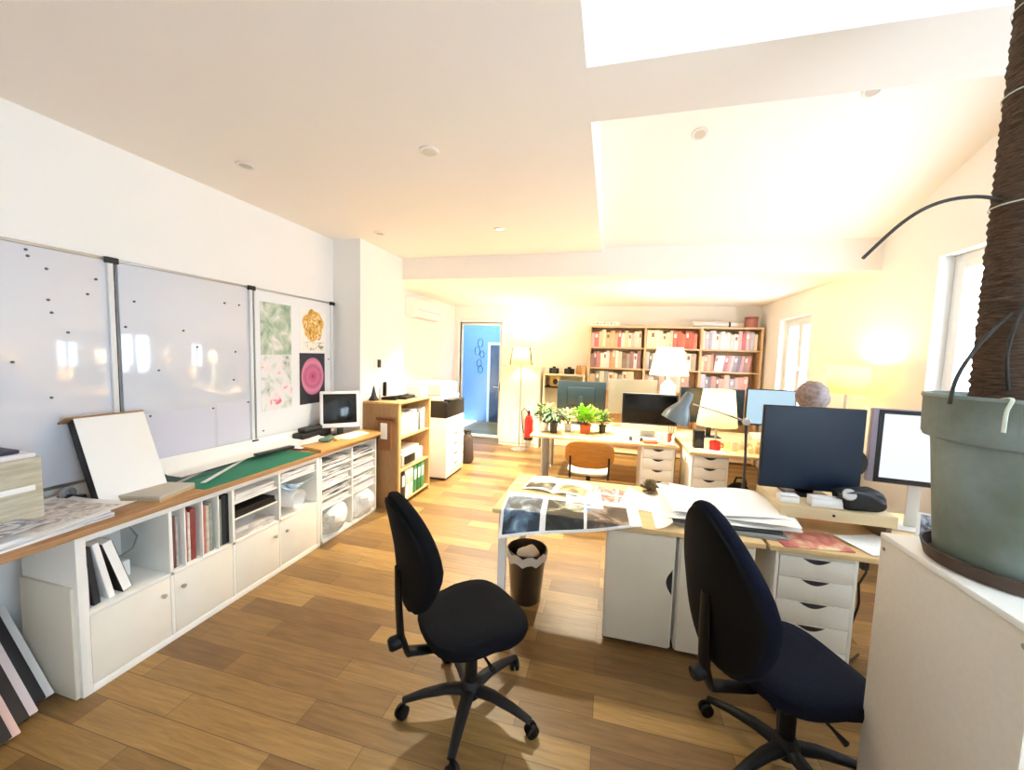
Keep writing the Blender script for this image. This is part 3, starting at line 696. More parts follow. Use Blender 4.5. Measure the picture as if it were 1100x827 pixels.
# leaning boards on the floor at the far left
GL = 'boards leaning at the shelf end'
LB = [('e9e6e2', .012, 0, 'thin white board leaning at the shelf end, innermost of the pile'), ('2b2a2c', .03, .02, 'thick black portfolio leaning next to the innermost white board'), ('e8d7d6', .016, .055, 'pinkish white board in the middle of the leaning pile'),
      ('2a2220', .03, .075, 'dark brown portfolio leaning between two pale boards'), ('d9b7b0', .014, .11, 'pink-edged board leaning in the outer half of the pile'), ('231f20', .04, .13, 'thick black portfolio leaning outermost in the pile')]
xo = -2.52
for k, (c_, t_, off, l_) in enumerate(LB):
    # board plane runs along y and leans towards the wall
    ye = 1.155-.042*k
    mm = MB(); mm.M = rot(ry=-.72)
    mm.box(0, t_, 0, ye-.45, 0, .50+.01*k, .003)
    o = mm.build('leaning_board', mat('board_'+c_, c_, .6), None, (xo, .45, .0)); tag(o, l_, 'board', GL)
    xo += (t_+.003)/math.cos(.72)
    o.location.z = t_*math.sin(.72)+.001

# ------------------------------------------------------------------ beech bookcase by the pillar
bc = thing('bookcase', 'beech bookcase beside the pillar, brown side to the viewer', 'bookcase', (0, 0, 0))
BX0, BX1, BY0, BY1, BZ = -2.555, -2.13, 3.62, 4.36, 1.14
MB().box(BX0, BX1-.02, BY0, BY0+.02, 0, BZ, .002).build('side_panel', BEECHD, bc)
MB().box(BX1-.02, BX1, BY0, BY0+.045, 0, BZ, .002).build('front_stile', BEECH, bc)
MB().box(BX0, BX1, BY1-.03, BY1, 0, BZ, .002).build('side_panel', BEECH, bc)
MB().box(BX0, BX1+.005, BY0-.005, BY1+.005, BZ, BZ+.022, .003).build('top', BEECH, bc)
MB().box(BX0, BX0+.008, BY0+.02, BY1-.03, .05, BZ).build('back_panel', BEECH, bc)
SZ = [.05, .40, .76]
for z in SZ: MB().box(BX0+.008, BX1-.004, BY0+.02, BY1-.03, z, z+.022, .002).build('shelf', BEECH, bc)
# white books on the upper shelf
y = BY0+.06; i = 0; GB = 'white books on the upper bookcase shelf'
while y < BY1-.10:
    w_ = random.uniform(.022, .045); h_ = random.uniform(.21, .27)
    c_ = random.choice(['e8e6e0', 'f1efe9', 'd9d6cf', 'c9cdd2', 'e9e4d6', '6a6d70'])
    book('book', f'pale book on the top shelf of the beech bookcase, {ORD[i]} from the near end', (BX1-.25, y, SZ[2]+.0225), w_, .22, h_, mat('pale_'+c_, c_, .6), 0, GB); y += w_+.002; i += 1
pr = thing('desktop_printer', 'grey and black printer on the middle bookcase shelf', 'printer', (BX1-.2, 3.99, SZ[1]+.0225))
MB().box(-.17, .17, -.24, .24, 0, .15, .015).build('body', LGREY, pr); MB().box(.165, .185, -.2, .02, .03, .12, .004).build('front_tray', BLK, pr)
MB().box(-.15, .14, -.2, .2, .1505, .19, .012).build('lid', WHT, pr)
for i, (y, c_, l_) in enumerate([(3.70, '15171a', 'black binder nearest the viewer on the bottom bookcase shelf'), (3.79, 'e9e9e4', 'white binder second on the bottom bookcase shelf'), (3.88, 'dfe4dc', 'white binder third on the bottom bookcase shelf'), (3.97, '2f7a4a', 'green binder beside the white ones on the bottom bookcase shelf'), (4.06, '1f6a3c', 'dark green binder fifth on the bottom bookcase shelf'), (4.15, '3a8a55', 'green binder farthest along the bottom bookcase shelf')]):
    t = thing('binder', l_, 'binder', (BX1-.29, y, SZ[0]+.0225), 0, 'binders on the bottom shelf')
    MB().box(0, .28, 0, .075, 0, .31, .004).build('cover', mat('binder_'+c_, c_, .5), t)
    MB().box(.2805, .282, .012, .063, .15, .27, .0005).build('spine_label', PAPER if i != 1 and i != 2 else mat('label_green', '9fb8a4', .6), t)
# brown holder on the side panel front
fh = thing('magazine_holder', 'brown file holder with a white tag hanging on the bookcase side', 'file holder', (BX1-.21, BY0-.06, .66))
MB().box(0, .15, .0, .055, 0, .32, .004).build('body', mat('brown_card', '8a5a34', .7), fh); MB().box(.03, .11, -.002, -.0001, .12, .29, .0005).build('tag', PAPER, fh)
MB().box(-.02, .18, -.006, .055, .3205, .35, .004).build('flap', mat('brown_card_dark', '6a4224', .7), fh)
ZK = BZ+.0225
cone = thing('desk_ornament', 'small black cone-shaped ornament on the near corner of the bookcase', 'ornament', (-2.485, 3.70, ZK))
MB().lathe([(.055, 0), (.055, .012), (.03, .05), (.008, .15), (.002, .16)], 18).build('cone', BLK, cone)
ph = thing('desk_phone', 'black desk phone with upright handset on the bookcase', 'phone', (-2.38, 3.86, ZK), .2)
MB().prism([(-.08, 0), (.08, 0), (.08, .05), (-.08, .03)], -.07, .07, axis='y', bev=.006).build('base', BLK, ph)
MB().box(-.07, -.03, -.06, -.01, .04, .20, .012).build('handset', BLK, ph)
bt = tag(MB().lathe([(.025, 0), (.027, .01), (.027, .12), (.01, .15), (.01, .18)], 16).build('bottle', WHT, None, (-2.46, 3.80, ZK)), 'slim white bottle behind the black cone on the bookcase', 'bottle')
tr = thing('tray', 'flat black tray lying on the bookcase top', 'tray', (-2.32, 4.04, ZK), .1)
MB().box(-.09, .09, -.13, .13, 0, .03, .008).build('body', BLK, tr); MB().box(-.02, .02, -.1, .1, .0305, .045, .006).build('handle', DGREY, tr)
MB()
bx2 = thing('carton', 'white carton at the far end of the bookcase top', 'box', (-2.26, 4.25, ZK))
MB().box(-.1, .1, -.08, .08, 0, .13, .003).build('body', WHT, bx2); MB().box(-.1, .1, -.02, .02, .1302, .1312).build('tape', PAPER3, bx2)

# copier
cp = thing('copier', 'tall white office copier with black output tray beside the bookcase', 'copier', (-2.62, 4.68, 0))
MB().box(0, .57, 0, .62, .03, .84, .012).build('body', WHT, cp)
MB().box(.02, .55, .02, .60, 0, .03, .004).build('plinth', DGREY, cp)
MB().box(.0, .57, 0, .62, .845, 1.06, .01).build('output_tray', BLK, cp)
MB().box(-.02, .50, -.0, .60, 1.065, 1.13, .012).build('scanner', WHT, cp)
MB().box(-.02, .48, .0, .58, 1.135, 1.30, .03).build('document_feeder', mat('copier_cream', 'e4e0d6', .45), cp)
MB().box(.50, .62, .05, .36, 1.07, 1.09, .008).build('control_panel', DGREY, cp)
for z in (.10, .24, .38, .52):
    dr = MB().box(.57, .578, .03, .59, z, z+.13, .004).build('drawer', WHT, cp)
    MB().box(.578, .586, .24, .38, z+.07, z+.10, .004).build('handle', GREY, dr)
MB().box(.10, .17, -.005, .0, .26, .29, .002).build('badge', GREY, cp)
tb = thing('trash_sack', 'dark slim sack standing behind the copier', 'bag', (-2.10, 5.60, 0))
t = MB().lathe([(.07, 0), (.09, .06), (.085, .3), (.07, .42), (.04, .48), (.06, .52)], 16)
for v in t.bm.verts: v.co.x += .012*math.sin(20*v.co.z+9*v.co.y); v.co.y += .012*math.cos(25*v.co.z)
t.build('sack', mat('sack_brown', '4a3c34', .8, bump=.6, bscale=30), tb); MB().lathe([(.05, .47), (.056, .48), (.05, .49)], 16, cap=False).build('tie', BLK, tb)

# ------------------------------------------------------------------ far wall: cupboard, floor lamp, extinguisher, low shelf, bookcase
cu = thing('cupboard', 'white two-door cupboard beside the glazed door behind the floor lamp', 'cupboard', (-2.0, 6.98, 0))
MB().box(0, .77, .02, .41, 0, 1.50, .004).build('carcass', WLAM, cu)
for a in (.005, .388):
    dr = MB().box(a, a+.377, 0, .0195, .06, 1.495, .003).build('door', WLAM2, cu)
    MB().cyl((.36 if a < .1 else .41, -.02, .75), (.36 if a < .1 else .41, -.02, .9), .006).build('handle', METAL, dr)
fl = thing('floor_lamp', 'lit floor lamp with a cream drum shade beside the glazed door', 'floor lamp', (-1.53, 6.72, 0))
MB().lathe([(.15, 0), (.15, .015), (.02, .03), (.012, .04)], 30).build('base', METAL, fl)
MB().cyl((0, 0, .035), (0, 0, 1.58), .011).build('pole', METAL, fl)
MB().lathe([(.195, 1.54), (.15, 1.84)], 36, cap=False).build('lamp_shade', SHY, fl)
for a in (PI*1.08, -PI*.08):
    MB().tube([(.198*math.cos(a), .198*math.sin(a), 1.535), (.153*math.cos(a), .153*math.sin(a), 1.845)], .015, 8).build('shade_rib', BLK, fl)
MB().sphere((0, 0, 1.68), .04).build('bulb', BULB, fl); MB().cyl((0, 0, 1.58), (0, 0, 1.65), .018).build('socket', BLK, fl)
ex = thing('fire_extinguisher', 'red fire extinguisher hung on the white cupboard', 'fire extinguisher', (-1.40, 6.90, .16))
MB().lathe([(.06, 0), (.078, .02), (.078, .36), (.06, .43), (.025, .45), (.025, .48)], 22).build('cylinder', RED, ex)
MB().lathe([(.079, 0), (.08, .01), (.08, .04), (.079, .05)], 22, cap=False).build('foot_ring', BLK, ex)
MB().box(-.02, .02, -.03, .03, .48, .52, .006).box(-.012, .012, -.10, .02, .525, .54, .004).build('valve', BLK, ex)
MB().tube([(-.02, 0, .5), (-.09, 0, .58), (-.14, 0, .52), (-.12, -.02, .3), (-.09, -.02, .12)], .009, 8).build('hose', BLK, ex)
MB().box(-.05, .05, .075, .085, .1, .3, .003).build('bracket', METAL, ex)

ls = thing('low_shelf', 'white low shelf with a black board against the far wall', 'shelf', (-1.18, 7.0, 0))
MB().box(0, .03, 0, .38, 0, 1.36, .002).box(.72, .75, 0, .38, 0, 1.36, .002).box(0, .75, 0, .38, 1.36, 1.39, .002).box(0.03, .72, .37, .38, 0, 1.36).build('carcass', mat('shelf_cream', 'efe4c4', .5), ls)
MB().box(.03, .72, -.01, .37, 1.13, 1.155, .002).build('shelf_board', BLK, ls)
MB().box(.03, .72, 0, .37, .6, .63, .002).build('shelf_board', WLAM, ls)
pf = thing('picture', 'small yellow picture with a dark motif on the black shelf board', 'picture', (-1.07, 7.12, 1.1555))
MB().box(0, .2, 0, .015, 0, .19, .003).build('frame', mat('frame_yellow', 'dcb765', .5), pf); MB().sphere((.10, -.004, .085), .045, (1, .15, 1.2)).build('motif', DGREY, pf)
for i, (x, l_) in enumerate(((-1.0, 'black camera on the low shelf, the one nearer the cupboard'), (-.72, 'black camera on the low shelf behind the dark monitor back'))):
    c = thing('camera', l_, 'camera', (x, 7.12, 1.3905), .1-.3*i, 'cameras on the low shelf')
    MB().box(-.09, .09, -.04, .04, 0, .10, .012).box(-.03, .03, -.03, .03, .1, .13, .008).build('body', BLK, c)
    MB().lathe([(.035, 0), (.037, .04), (.032, .06)], 20, (0, -.04, .05), axis=(0, -1, 0)).build('lens', DGREY, c)
for i, (x, c_, l_) in enumerate(((-.55, 'b88a5a', 'tan jar on the low shelf, left of the wicker pot'), (-.46, 'c9a070', 'wicker pot at the right end of the low shelf'))):
    tag(MB().lathe([(.04, 0), (.05, .02), (.05, .12), (.035, .14), (.04, .16)], 18).build('jar', mat('jar_'+c_, c_, .7), None, (x, 7.1, 1.3905)), l_, 'jar', 'jars on the low shelf')

# big bookcase on the far wall
bk = thing('bookcase', 'wide beech bookcase full of books on the far wall', 'bookcase', (0, 0, 0))
KX = [-.37, .57, 1.46, 2.36]; FY = 7.06; KZ = [.05, .40, .78, 1.16, 1.535, 1.90]; KT = 2.24
for i, x in enumerate(KX):
    MB().box(x-.016, x+.016, FY, YB-.015, 0, KT+.03, .002).build('upright', BEECHP, bk)
for i in range(3):
    for z in KZ: MB().box(KX[i]+.016, KX[i+1]-.016, FY+.005, YB-.015, z-.025, z, .002).build('shelf', BEECHP, bk)
    MB().box(KX[i]+.016, KX[i+1]-.016, FY, YB-.015, KT, KT+.03, .002).build('top', BEECHP, bk)
    MB().box(KX[i]+.016, KX[i+1]-.016, YB-.014, YB-.008, 0, KT).build('back_panel', BEECHP, bk)
SETS = {(0, 5): ['f0dcd2','c23a4c','d8485a','e9b6ae','f2e4da','efe2c8','e2b9a0','d6b07a','e8d3a8','efe0be','d9c08e'], (0, 4): ['8d5a68','7c4450','b86a72','f4f2f0','f0f0f2','e9e6e6','c98a5a','d79a70','f2ede6','e9d9c6','6d5a4a','9c8a72'],
        (0, 3): ['d9c9a8','8a8a8c','e9dcc2','b8a07a','e9e2d2','6d6a68'], (1, 5): ['f0e6cf','ece2c6','f3ead6','e4d9bc','efe8d2','e0d2b0','e8c0a4','d0462e','c23a24','d95a38'], (1, 4): ['8d90a4','c9c6cc','5a5e6c','e9e2d6','f0ece2','9c8a72','b8b2a2','e9e9e6','7a8a8c'],
        (1, 3): ['b88a7a','8a6a60','e0d2c0','d9a090','6d5a58','c9c2b8'], (2, 5): ['e9d9bc','b9b4cc','9c98b8','d4d0da','e6e2e2','c9c4c2','f0ecea','d9d4d0','e4dcdc','c2bcb8','ece6e2','d8a0a0','b8485a'],
        (2, 4): ['e9cfb0','d98a7a','e8b090','c2766c','efe9ee','dfe2f0','e9e4f0','b05a64','d98a8a','c9b8bc','8a7a8c','6a5f72'], (2, 3): ['d9857a','e29c90','e9b8a4','c9a4a0','6a6478','8d84a4','a49cc0','c9c0d8']}
BAY = ['left', 'middle', 'right']; ROW = {5: 'top', 4: 'second', 3: 'third'}
def wash(c, k=.28):
    return ''.join('%02x' % int(int(c[i:i+2], 16)*(1-k)+250*k) for i in (0, 2, 4))
def hexname(c):
    r, g, b2 = [int(c[i:i+2], 16) for i in (0, 2, 4)]
    mx, mn_ = max(r, g, b2), min(r, g, b2)
    if mx-mn_ < 22: return 'white' if mn_ > 215 else ('grey' if mn_ > 90 else 'dark grey')
    if r >= g >= b2:
        if g > .82*r: return 'cream'
        if g > .6*r: return 'tan' if r-b2 > 60 else 'pinkish'
        return 'red' if r > 140 else 'brown'
    if b2 > r: return 'bluish'
    return 'pinkish' if r > 150 else 'plum'
for (bay, row), cols in SETS.items():
    x = KX[bay]+.022; end = KX[bay+1]-.03; z = KZ[row]; top = (KT if row == 5 else KZ[row+1]-.025)-z
    avail = end-x; i = 0; n_ = len(cols)
    fill = .96 if (bay, row) not in ((2, 3), (0, 3), (1, 3), (2, 4)) else .85
    ws = [random.uniform(.7, 1.35) for _ in range(n_+3)]; k_ = avail*fill/sum(ws)
    seq = cols + [random.choice(cols) for _ in range(3)]
    if (bay, row) in ((0, 4), (2, 5), (2, 4), (1, 5)): pass
    else: random.shuffle(seq)
    for c_, w0 in zip(seq, ws):
        w_ = w0*k_; h_ = top*random.uniform(.72, .93); d_ = random.uniform(.18, .25)
        lean = 0
        if (bay, row) == (2, 4) and i > 3: lean = .14; h_ = top*.80
        t = thing('book', f'{hexname(c_)} book, {ORD[i]} from left, {ROW[row]} shelf, {BAY[bay]} bay of the wide bookcase', 'book', (x, FY+.015, z+.0005), 0, 'books on the wide bookcase')
        a = MB(); a.M = rot(ry=lean); a.box(0, w_-.002, 0, d_, 0, h_, min(.004, w_*.2)).build('cover', mat('bk_'+c_, wash(c_), .6, var=.06, scale=25), t)
        if i % 3 == 1:
            a = MB(); a.M = rot(ry=lean); a.box(w_*.2, w_*.75, -.0012, -.0001, h_*.62, h_*.85).build('spine_label', PAPER if hexname(c_) not in ('white', 'cream') else mat('label_dk', '9a6a5e', .6), t)
        x += w_; i += 1
# things on top of the wide bookcase
ZKT = KT+.0305
ns = thing('name_board', 'long white card with small marks on the left end of the bookcase top', 'card', (-.38, FY+.03, ZKT))
MB().box(0, .50, -.012, -.002, 0, .075, .001).build('card', PAPER, ns)
a = MB()
for k in range(7): a.box(.05+.06*k, .05+.06*k+.03, -.0135, -.0122, .028, .028+.012*(1+k % 2))
a.build('printed_marks', mat('mark_grey', 'a59a90', .7), ns)
for i, (x0, x1, dy, s_, l_) in enumerate(((1.32, 2.0, .05, .045, 'pale plan roll on the bookcase top, nearer the edge'), (1.5, 2.12, .16, .05, 'pale plan roll on the bookcase top, nearer the wall'))):
    t = thing('plan_roll', l_, 'paper roll', (x0, FY+dy, ZKT), 0, 'plan rolls on the bookcase')
    MB().lathe([(s_*.8, 0), (s_, .002), (s_, x1-x0-.002), (s_*.8, x1-x0)], 20, (0, s_, s_), axis=(1, 0, .0)).build('roll', PAPER3 if i else PAPER2, t)
    MB().lathe([(s_+.001, 0), (s_+.002, .015), (s_+.001, .03)], 20, ((x1-x0)*.8, s_, s_), axis=(1, 0, 0), cap=False).build('band', DGREY, t)
t = thing('storage_tin', 'reddish storage tin on the right end of the bookcase top', 'tin', (2.22, FY+.14, ZKT))
MB().lathe([(.09, 0), (.095, .01), (.095, .14), (.09, .15)], 22).build('body', mat('tin_red', 'b5766c', .5), t); MB().lathe([(.097, .14), (.099, .15), (.099, .175), (.02, .18)], 22).build('lid', mat('tin_lid', '8d5048', .5), t)

# ------------------------------------------------------------------ desks of the far group
def desk_top(name, label, x0, x1, y0, y1, z=.73, m=DESKW, legs=(), legm=METAL, legr=.03):
    t = thing(name, label, 'desk', (x0, y0, 0))
    MB().box(0, x1-x0, 0, y1-y0, z-.028, z, .004).build('top', m, t)
    for lx, ly in legs:
        a = MB().cyl((lx, ly, .012), (lx, ly, z-.028), legr, seg=18); a.lathe([(legr*1.25, 0), (legr*1.3, .006), (legr*1.1, .014)], 18, (lx, ly, 0)); a.build('leg', legm, t)
    return t
ZD = .7305
desk_top('desk', 'long birch desk with the plants and the wooden-backed chair', -.92, .80, 4.62, 5.32, legs=((.14, .38), (1.6, .55)), legm=mat('leg_grey', 'a9a8a2', .4, metal=.3), legr=.055)
desk_top('desk', 'birch desk with the yellow-shaded lamp and the red cup', .87, 2.34, 4.42, 5.14, legs=((.05, .62), (1.4, .08), (1.4, .62)))
desk_top('desk', 'birch desk carrying the two monitor backs, facing the plant desk', -.92, .80, 5.36, 6.02, legs=((.1, .55), (1.6, .55)))
desk_top('desk', 'birch desk carrying the lit pale blue monitor at the right wall', .87, 2.34, 5.18, 5.88, legs=((.06, .6), (1.4, .6)))

def drawer_unit(label, x0, y0, w=.36, d=.58, h=.70, n=5, hand='dark', group='white drawer units'):
    t = thing('drawer_unit', label, 'drawer unit', (x0, y0, 0), 0, group)
    MB().box(0, .016, 0, d, .03, h, .002).box(w-.016, w, 0, d, .03, h, .002).box(.016, w-.016, 0, d, h-.016, h, .001).box(.016, w-.016, 0.02, d, .03, .045).box(.016, w-.016, d-.01, d, .045, h-.016).build('carcass', WLAM2, t)
    MB().box(.02, w-.02, .03, d-.03, 0, .03, .003).build('plinth', LGREY, t)
    hs = [.115, .125, .125, .125, .13][:n]; z = h-.02
    for k in range(n):
        dz = hs[k]*(h-.075)/sum(hs)
        dr = MB().box(.019, w-.019, -.004, .014, z-dz+.004, z, .002).build('drawer', WLAM2, t)
        ap = [(w/2-.065+.13*i/12, z-.003-.026*math.sin(PI*i/12)) for i in range(13)]
        MB().prism(ap, -.0052, -.0038, axis='y').build('handle', mat('handle_recess', '26262a', .6), dr)
        z -= dz
    return t
drawer_unit('white drawer unit under the right end of the plant desk', .40, 4.645)
drawer_unit('white drawer unit under the desk with the red cup', .90, 4.445)

# wooden backed chair
ch = thing('wooden_chair', 'office chair with an orange plywood back at the plant desk', 'chair', (-.18, 4.34, 0), PI*.02)
def curved_pad(mb, w, h, bulge, th, y, z0, rnd=.12, nu=16, nv=10, lean=0):
    """back pad with rounded corners, curved round a vertical axis"""
    b = mb.bm
    def P(u, v, s):
        x = (u-.5)*w; z = v*h
        return None
    outl = []
    N = 44; n = 3.2
    for k in range(N):
        a = 2*PI*k/N; ca, sa = math.cos(a), math.sin(a)
        outl.append((abs(ca)**(2/n)*math.copysign(w/2, ca), abs(sa)**(2/n)*math.copysign(h/2, sa)))
    F = []
    rings = []
    for (s, off) in ((1, 0), (.97, th*.5), (.9, th*.8), (.6, th), (.25, th*1.03)):
        rings.append([(x*s, z*s, off) for x, z in outl])
    def mk(r, sign): return [b.verts.new(mb.M @ Vector((x, y + bulge*((x/(w/2))**2) + sign*o + lean*z, z0+h/2+z))) for x, z, o in r]
    for sign in (-1, 1):
        R = [mk(r, sign) for r in rings]
        for a, c in zip(R, R[1:]):
            for i in range(N):
                q = (a[i], a[(i+1) % N], c[(i+1) % N], c[i]); F.append(b.faces.new(q if sign < 0 else q[::-1]))
        F.append(b.faces.new(R[-1] if sign < 0 else R[-1][::-1]))
    bmesh.ops.remove_doubles(b, verts=b.verts, dist=1e-5)
    return mb
# chair faces +y (towards the desk); its back is at -y
a = MB(); curved_pad(a, .52, .30, .05, .010, -.24, .52, lean=-.12); a.build('backrest', PLY, ch)
a = MB(); curved_pad(a, .46, .44, 0, .03, 0, 0); 
bmesh.ops.rotate(a.bm, verts=a.bm.verts, cent=(0, 0, 0), matrix=Matrix.Rotation(PI/2, 3, 'X'))
bmesh.ops.translate(a.bm, verts=a.bm.verts, vec=(0, .22, .46)); a.build('seat', mat('seat_pale', 'd9d2c4', .8), ch)
MB().tube([(-.2, -.02, .42), (-.2, -.22, .42), (-.2, -.265, .5), (-.2, -.27, .66)], .012).tube([(.2, -.02, .42), (.2, -.22, .42), (.2, -.265, .5), (.2, -.27, .66)], .012).box(-.2, .2, -.05, .05, .405, .425, .004).build('back_frame', BLK, ch)
MB().cyl((0, 0, .10), (0, 0, .42), .025).build('column', BLK, ch)
for k in range(5):
    an = 2*PI*k/5+.3; cx, sy = math.cos(an), math.sin(an)
    lg = MB().tube([(.02*cx, .02*sy, .11), (.15*cx, .15*sy, .10), (.29*cx, .29*sy, .075)], [.022, .018, .014], 8).build('leg', BLK, ch)
    MB().lathe([(.018, -.018), (.027, -.014), (.027, .014), (.018, .018)], 16, (.29*cx, .29*sy, .028), axis=(-sy, cx, 0)).box(.29*cx-.01, .29*cx+.01, .29*sy-.01, .29*sy+.01, .045, .07, .002).build('caster', BLK, lg)

# ---- monitors
def all_in_one(name, label, loc, rz, w, h, chin, body, scr, chinm, cat='monitor', base=.17):
    """screen faces -y; loc is the foot on the desk"""
    t = thing(name, label, cat, loc, rz)
    z0 = base
    a = MB()
    # curved back
    n = 12
    poly = [(-w/2, -.006), (w/2, -.006)] + [(w/2-w*k/n, .004+.045*math.sin(PI*k/n)**.7 if 0 < k < n else .004) for k in range(n+1)]
    a.prism(poly, z0, z0+h+chin, axis='z'); a.build('housing', body, t)
    MB().box(-w/2+.002, w/2-.002, -.0095, -.0062, z0+chin, z0+h+chin-.002, .001).build('bezel', BLK, t)
    MB().box(-w/2+.018, w/2-.018, -.0108, -.0096, z0+chin+.016, z0+h+chin-.02).build('screen', scr, t)
    MB().box(-w/2+.002, w/2-.002, -.0095, -.0062, z0, z0+chin-.001, .001).build('chin', chinm, t)
    MB().prism([(.03, .008), (.045, .008), (.075, .30), (.05, .30)], -.09, .09, axis='x', bev=.003).box(-.1, .1, -.10, .10, 0, .008, .003).build('stand', ALU, t)
    return t
def monitor(name, label, loc, rz, w, h, z0, body, scr, lit=False, tilt=0):
    t = thing(name, label, 'monitor', loc, rz)
    a = MB(); a.M = TR(0, 0, z0) @ rot(rx=tilt); a.box(-w/2, w/2, -.012, .018, 0, h, .005).box(-w*.28, w*.28, .018, .05, h*.2, h*.8, .012).build('housing', body, t)
    a = MB(); a.M = TR(0, 0, z0) @ rot(rx=tilt); a.box(-w/2+.012, w/2-.012, -.0135, -.0122, .018, h-.012).build('screen', scr, t)
    MB().box(-.03, .03, .05, .075, .012, z0+h*.5, .006).build('neck', body, t)
    MB().box(-.13, .13, -.06, .13, 0, .012, .005).build('foot', body, t)
    return t
all_in_one('all_in_one_computer', 'all-in-one computer with a black screen and pale chin on the plant desk', (.50, 5.06, ZD), 0, .66, .385, .08, ALU, SCREEN, mat('chin_pale', 'e3dccb', .4), 'computer', .08)
all_in_one('all_in_one_computer', 'silver all-in-one computer seen from behind, left of the white lamp', (.33, 5.72, ZD), PI+.32, .70, .40, .08, mat('silver_back', '7d786c', .45, metal=.2), SCREEN, ALU, 'computer', .2)
monitor('monitor', 'wide black monitor seen from behind above the plants', (-.39, 5.72, ZD), PI, .70, .42, .2, mat('monitor_back_teal', '14252c', .45), SCREEN)
MB()
monitor('monitor', 'dark monitor standing behind the yellow-shaded lamp', (1.27, 5.36, ZD), 0, .74, .45, .18, mat('monitor_dark', '1a2530', .4), mat('screen_navy', '0f2740', .2))
monitor('monitor', 'lit pale blue monitor near the far right window', (1.93, 5.36, ZD), 0, .54, .45, .20, BLK, SCRB)

# ---- lamps of the far group
wl = thing('table_lamp', 'white table lamp with a glowing tapered shade before the bookcase', 'lamp', (.79, 5.70, ZD))
MB().lathe([(.09, 0), (.095, .01), (.10, .05), (.10, .62), (.05, .68), (.012, .70), (.012, .78)], 26).build('base', mat('ceramic_white', 'f4f1e8', .25, coat=.4), wl)
MB().lathe([(.255, .765), (.165, 1.14)], 40, cap=False).build('lamp_shade', SHW, wl); MB().sphere((0, 0, .90), .045).build('bulb', BULB, wl)
yl = thing('table_lamp', 'table lamp with a warm yellow shade behind the grey desk lamp', 'lamp', (1.24, 4.93, ZD))
MB().lathe([(.08, 0), (.08, .012), (.02, .03), (.012, .05), (.012, .28)], 22).build('base', METAL, yl)
MB().lathe([(.215, .225), (.165, .645)], 40, cap=False).build('lamp_shade', SHY2, yl); MB().sphere((0, 0, .40), .04).build('bulb', BULB, yl)
rl = thing('floor_lamp', 'lit lamp with a pale yellow shade throwing light on the right wall', 'floor lamp', (2.16, 4.28, 0))
MB().lathe([(.13, 0), (.13, .014), (.02, .028), (.012, .04)], 26).build('base', METAL, rl); MB().cyl((0, 0, .03), (0, 0, 1.56), .011).build('pole', METAL, rl)
MB().lathe([(.165, 1.44), (.16, 1.70)], 36, cap=False).build('lamp_shade', SHY, rl); MB().sphere((0, 0, 1.58), .04).build('bulb', BULB, rl)
def plight(loc, power, col, r=.05):
    l = bpy.data.lights.new('lamp_light', 'POINT'); l.energy = power; l.color = col; l.shadow_soft_size = r
    o = bpy.data.objects.new('lamp_light', l); COL.objects.link(o); o.location = loc; return o
WARM = (1, .86, .58)
LP = 1.0
plight((-1.53, 6.72, 1.78), 14, WARM); plight((.79, 5.70, 1.74), 12, (1, .88, .66)); plight((1.24, 4.93, 1.22), 5, WARM); plight((2.16, 4.28, 1.64), 5.5, WARM)
def added_spotlight(loc, power, col=(1, .90, .66), ang=110):  # added warm light below the ceiling spots, brightens the far floor and desks
    l = bpy.data.lights.new('added_spot_light', 'SPOT'); l.energy = power; l.color = col; l.spot_size = math.radians(ang); l.spot_blend = .6; l.shadow_soft_size = .04
    o = bpy.data.objects.new('added_spot_light', l); COL.objects.link(o); o.location = loc
for x, y, z, l_ in SPOTS[4:]: added_spotlight((x, y, z-.03), 330)
added_spotlight((-1.05, 3.52, ZC-.03), 110)

# ---- plants on the plant desk
def potted(label, loc, pr, phh, potm, leafm, nleaf, spread, hh, L, w, cat='plant', droop=.4, dome=False, seed=1):
    rnd = random.Random(seed); t = thing('potted_plant', label, cat, loc)
    MB().lathe([(pr*.75, 0), (pr*.8, .004), (pr, phh), (pr*1.06, phh), (pr*1.06, phh*.88), (pr*.92, phh*.9), (pr*.9, phh*.85)], 20, cap=False).lathe([(pr*.76, .0), (pr*.1, .001)], 20).build('pot', potm, t)
    MB().lathe([(pr*.9, phh*.84), (pr*.3, phh*.88), (.001, phh*.88)], 16).build('soil', SOIL, t)
    a = MB()
    for k in range(nleaf):
        an = rnd.uniform(0, 2*PI); el = rnd.uniform(.15, 1.35); rr = rnd.uniform(.2, 1)
        if dome:
            p = Vector((math.cos(an)*math.cos(el), math.sin(an)*math.cos(el), math.sin(el)))
            base = Vector((0, 0, phh+hh*.1)) + Vector((p.x*spread, p.y*spread, p.z*hh))*rr
            a.leaf(base, p+Vector((0, 0, .15)), L*rnd.uniform(.7, 1.2), w, droop)
        else:
            base = Vector((math.cos(an)*spread*rr*.6, math.sin(an)*spread*rr*.6, phh+hh*rnd.uniform(.2, .9)))
            a.leaf(base, (math.cos(an), math.sin(an), math.tan(el)*.5), L*rnd.uniform(.7, 1.2), w, droop)
    a.build('foliage', leafm, t)
    a = MB()
    for k in range(6):
        an = 2*PI*k/6
        a.tube([(0, 0, phh*.8), (math.cos(an)*spread*.25, math.sin(an)*spread*.25, phh+hh*.4), (math.cos(an)*spread*.5, math.sin(an)*spread*.5, phh+hh*.75)], [.006, .004, .002], 6)
    a.build('stems', LEAFD, t)
    return t
potted('leafy plant in a white pot at the left end of the plant desk', (-.80, 4.95, ZD), .07, .12, WHT, LEAFM, 60, .15, .24, .10, .03, seed=2)
potted('dark-leaved trailing plant in a black pot beside the white pot', (-.66, 4.86, ZD), .055, .15, DGREY, LEAFD, 50, .16, .16, .12, .03, droop=.9, seed=3)
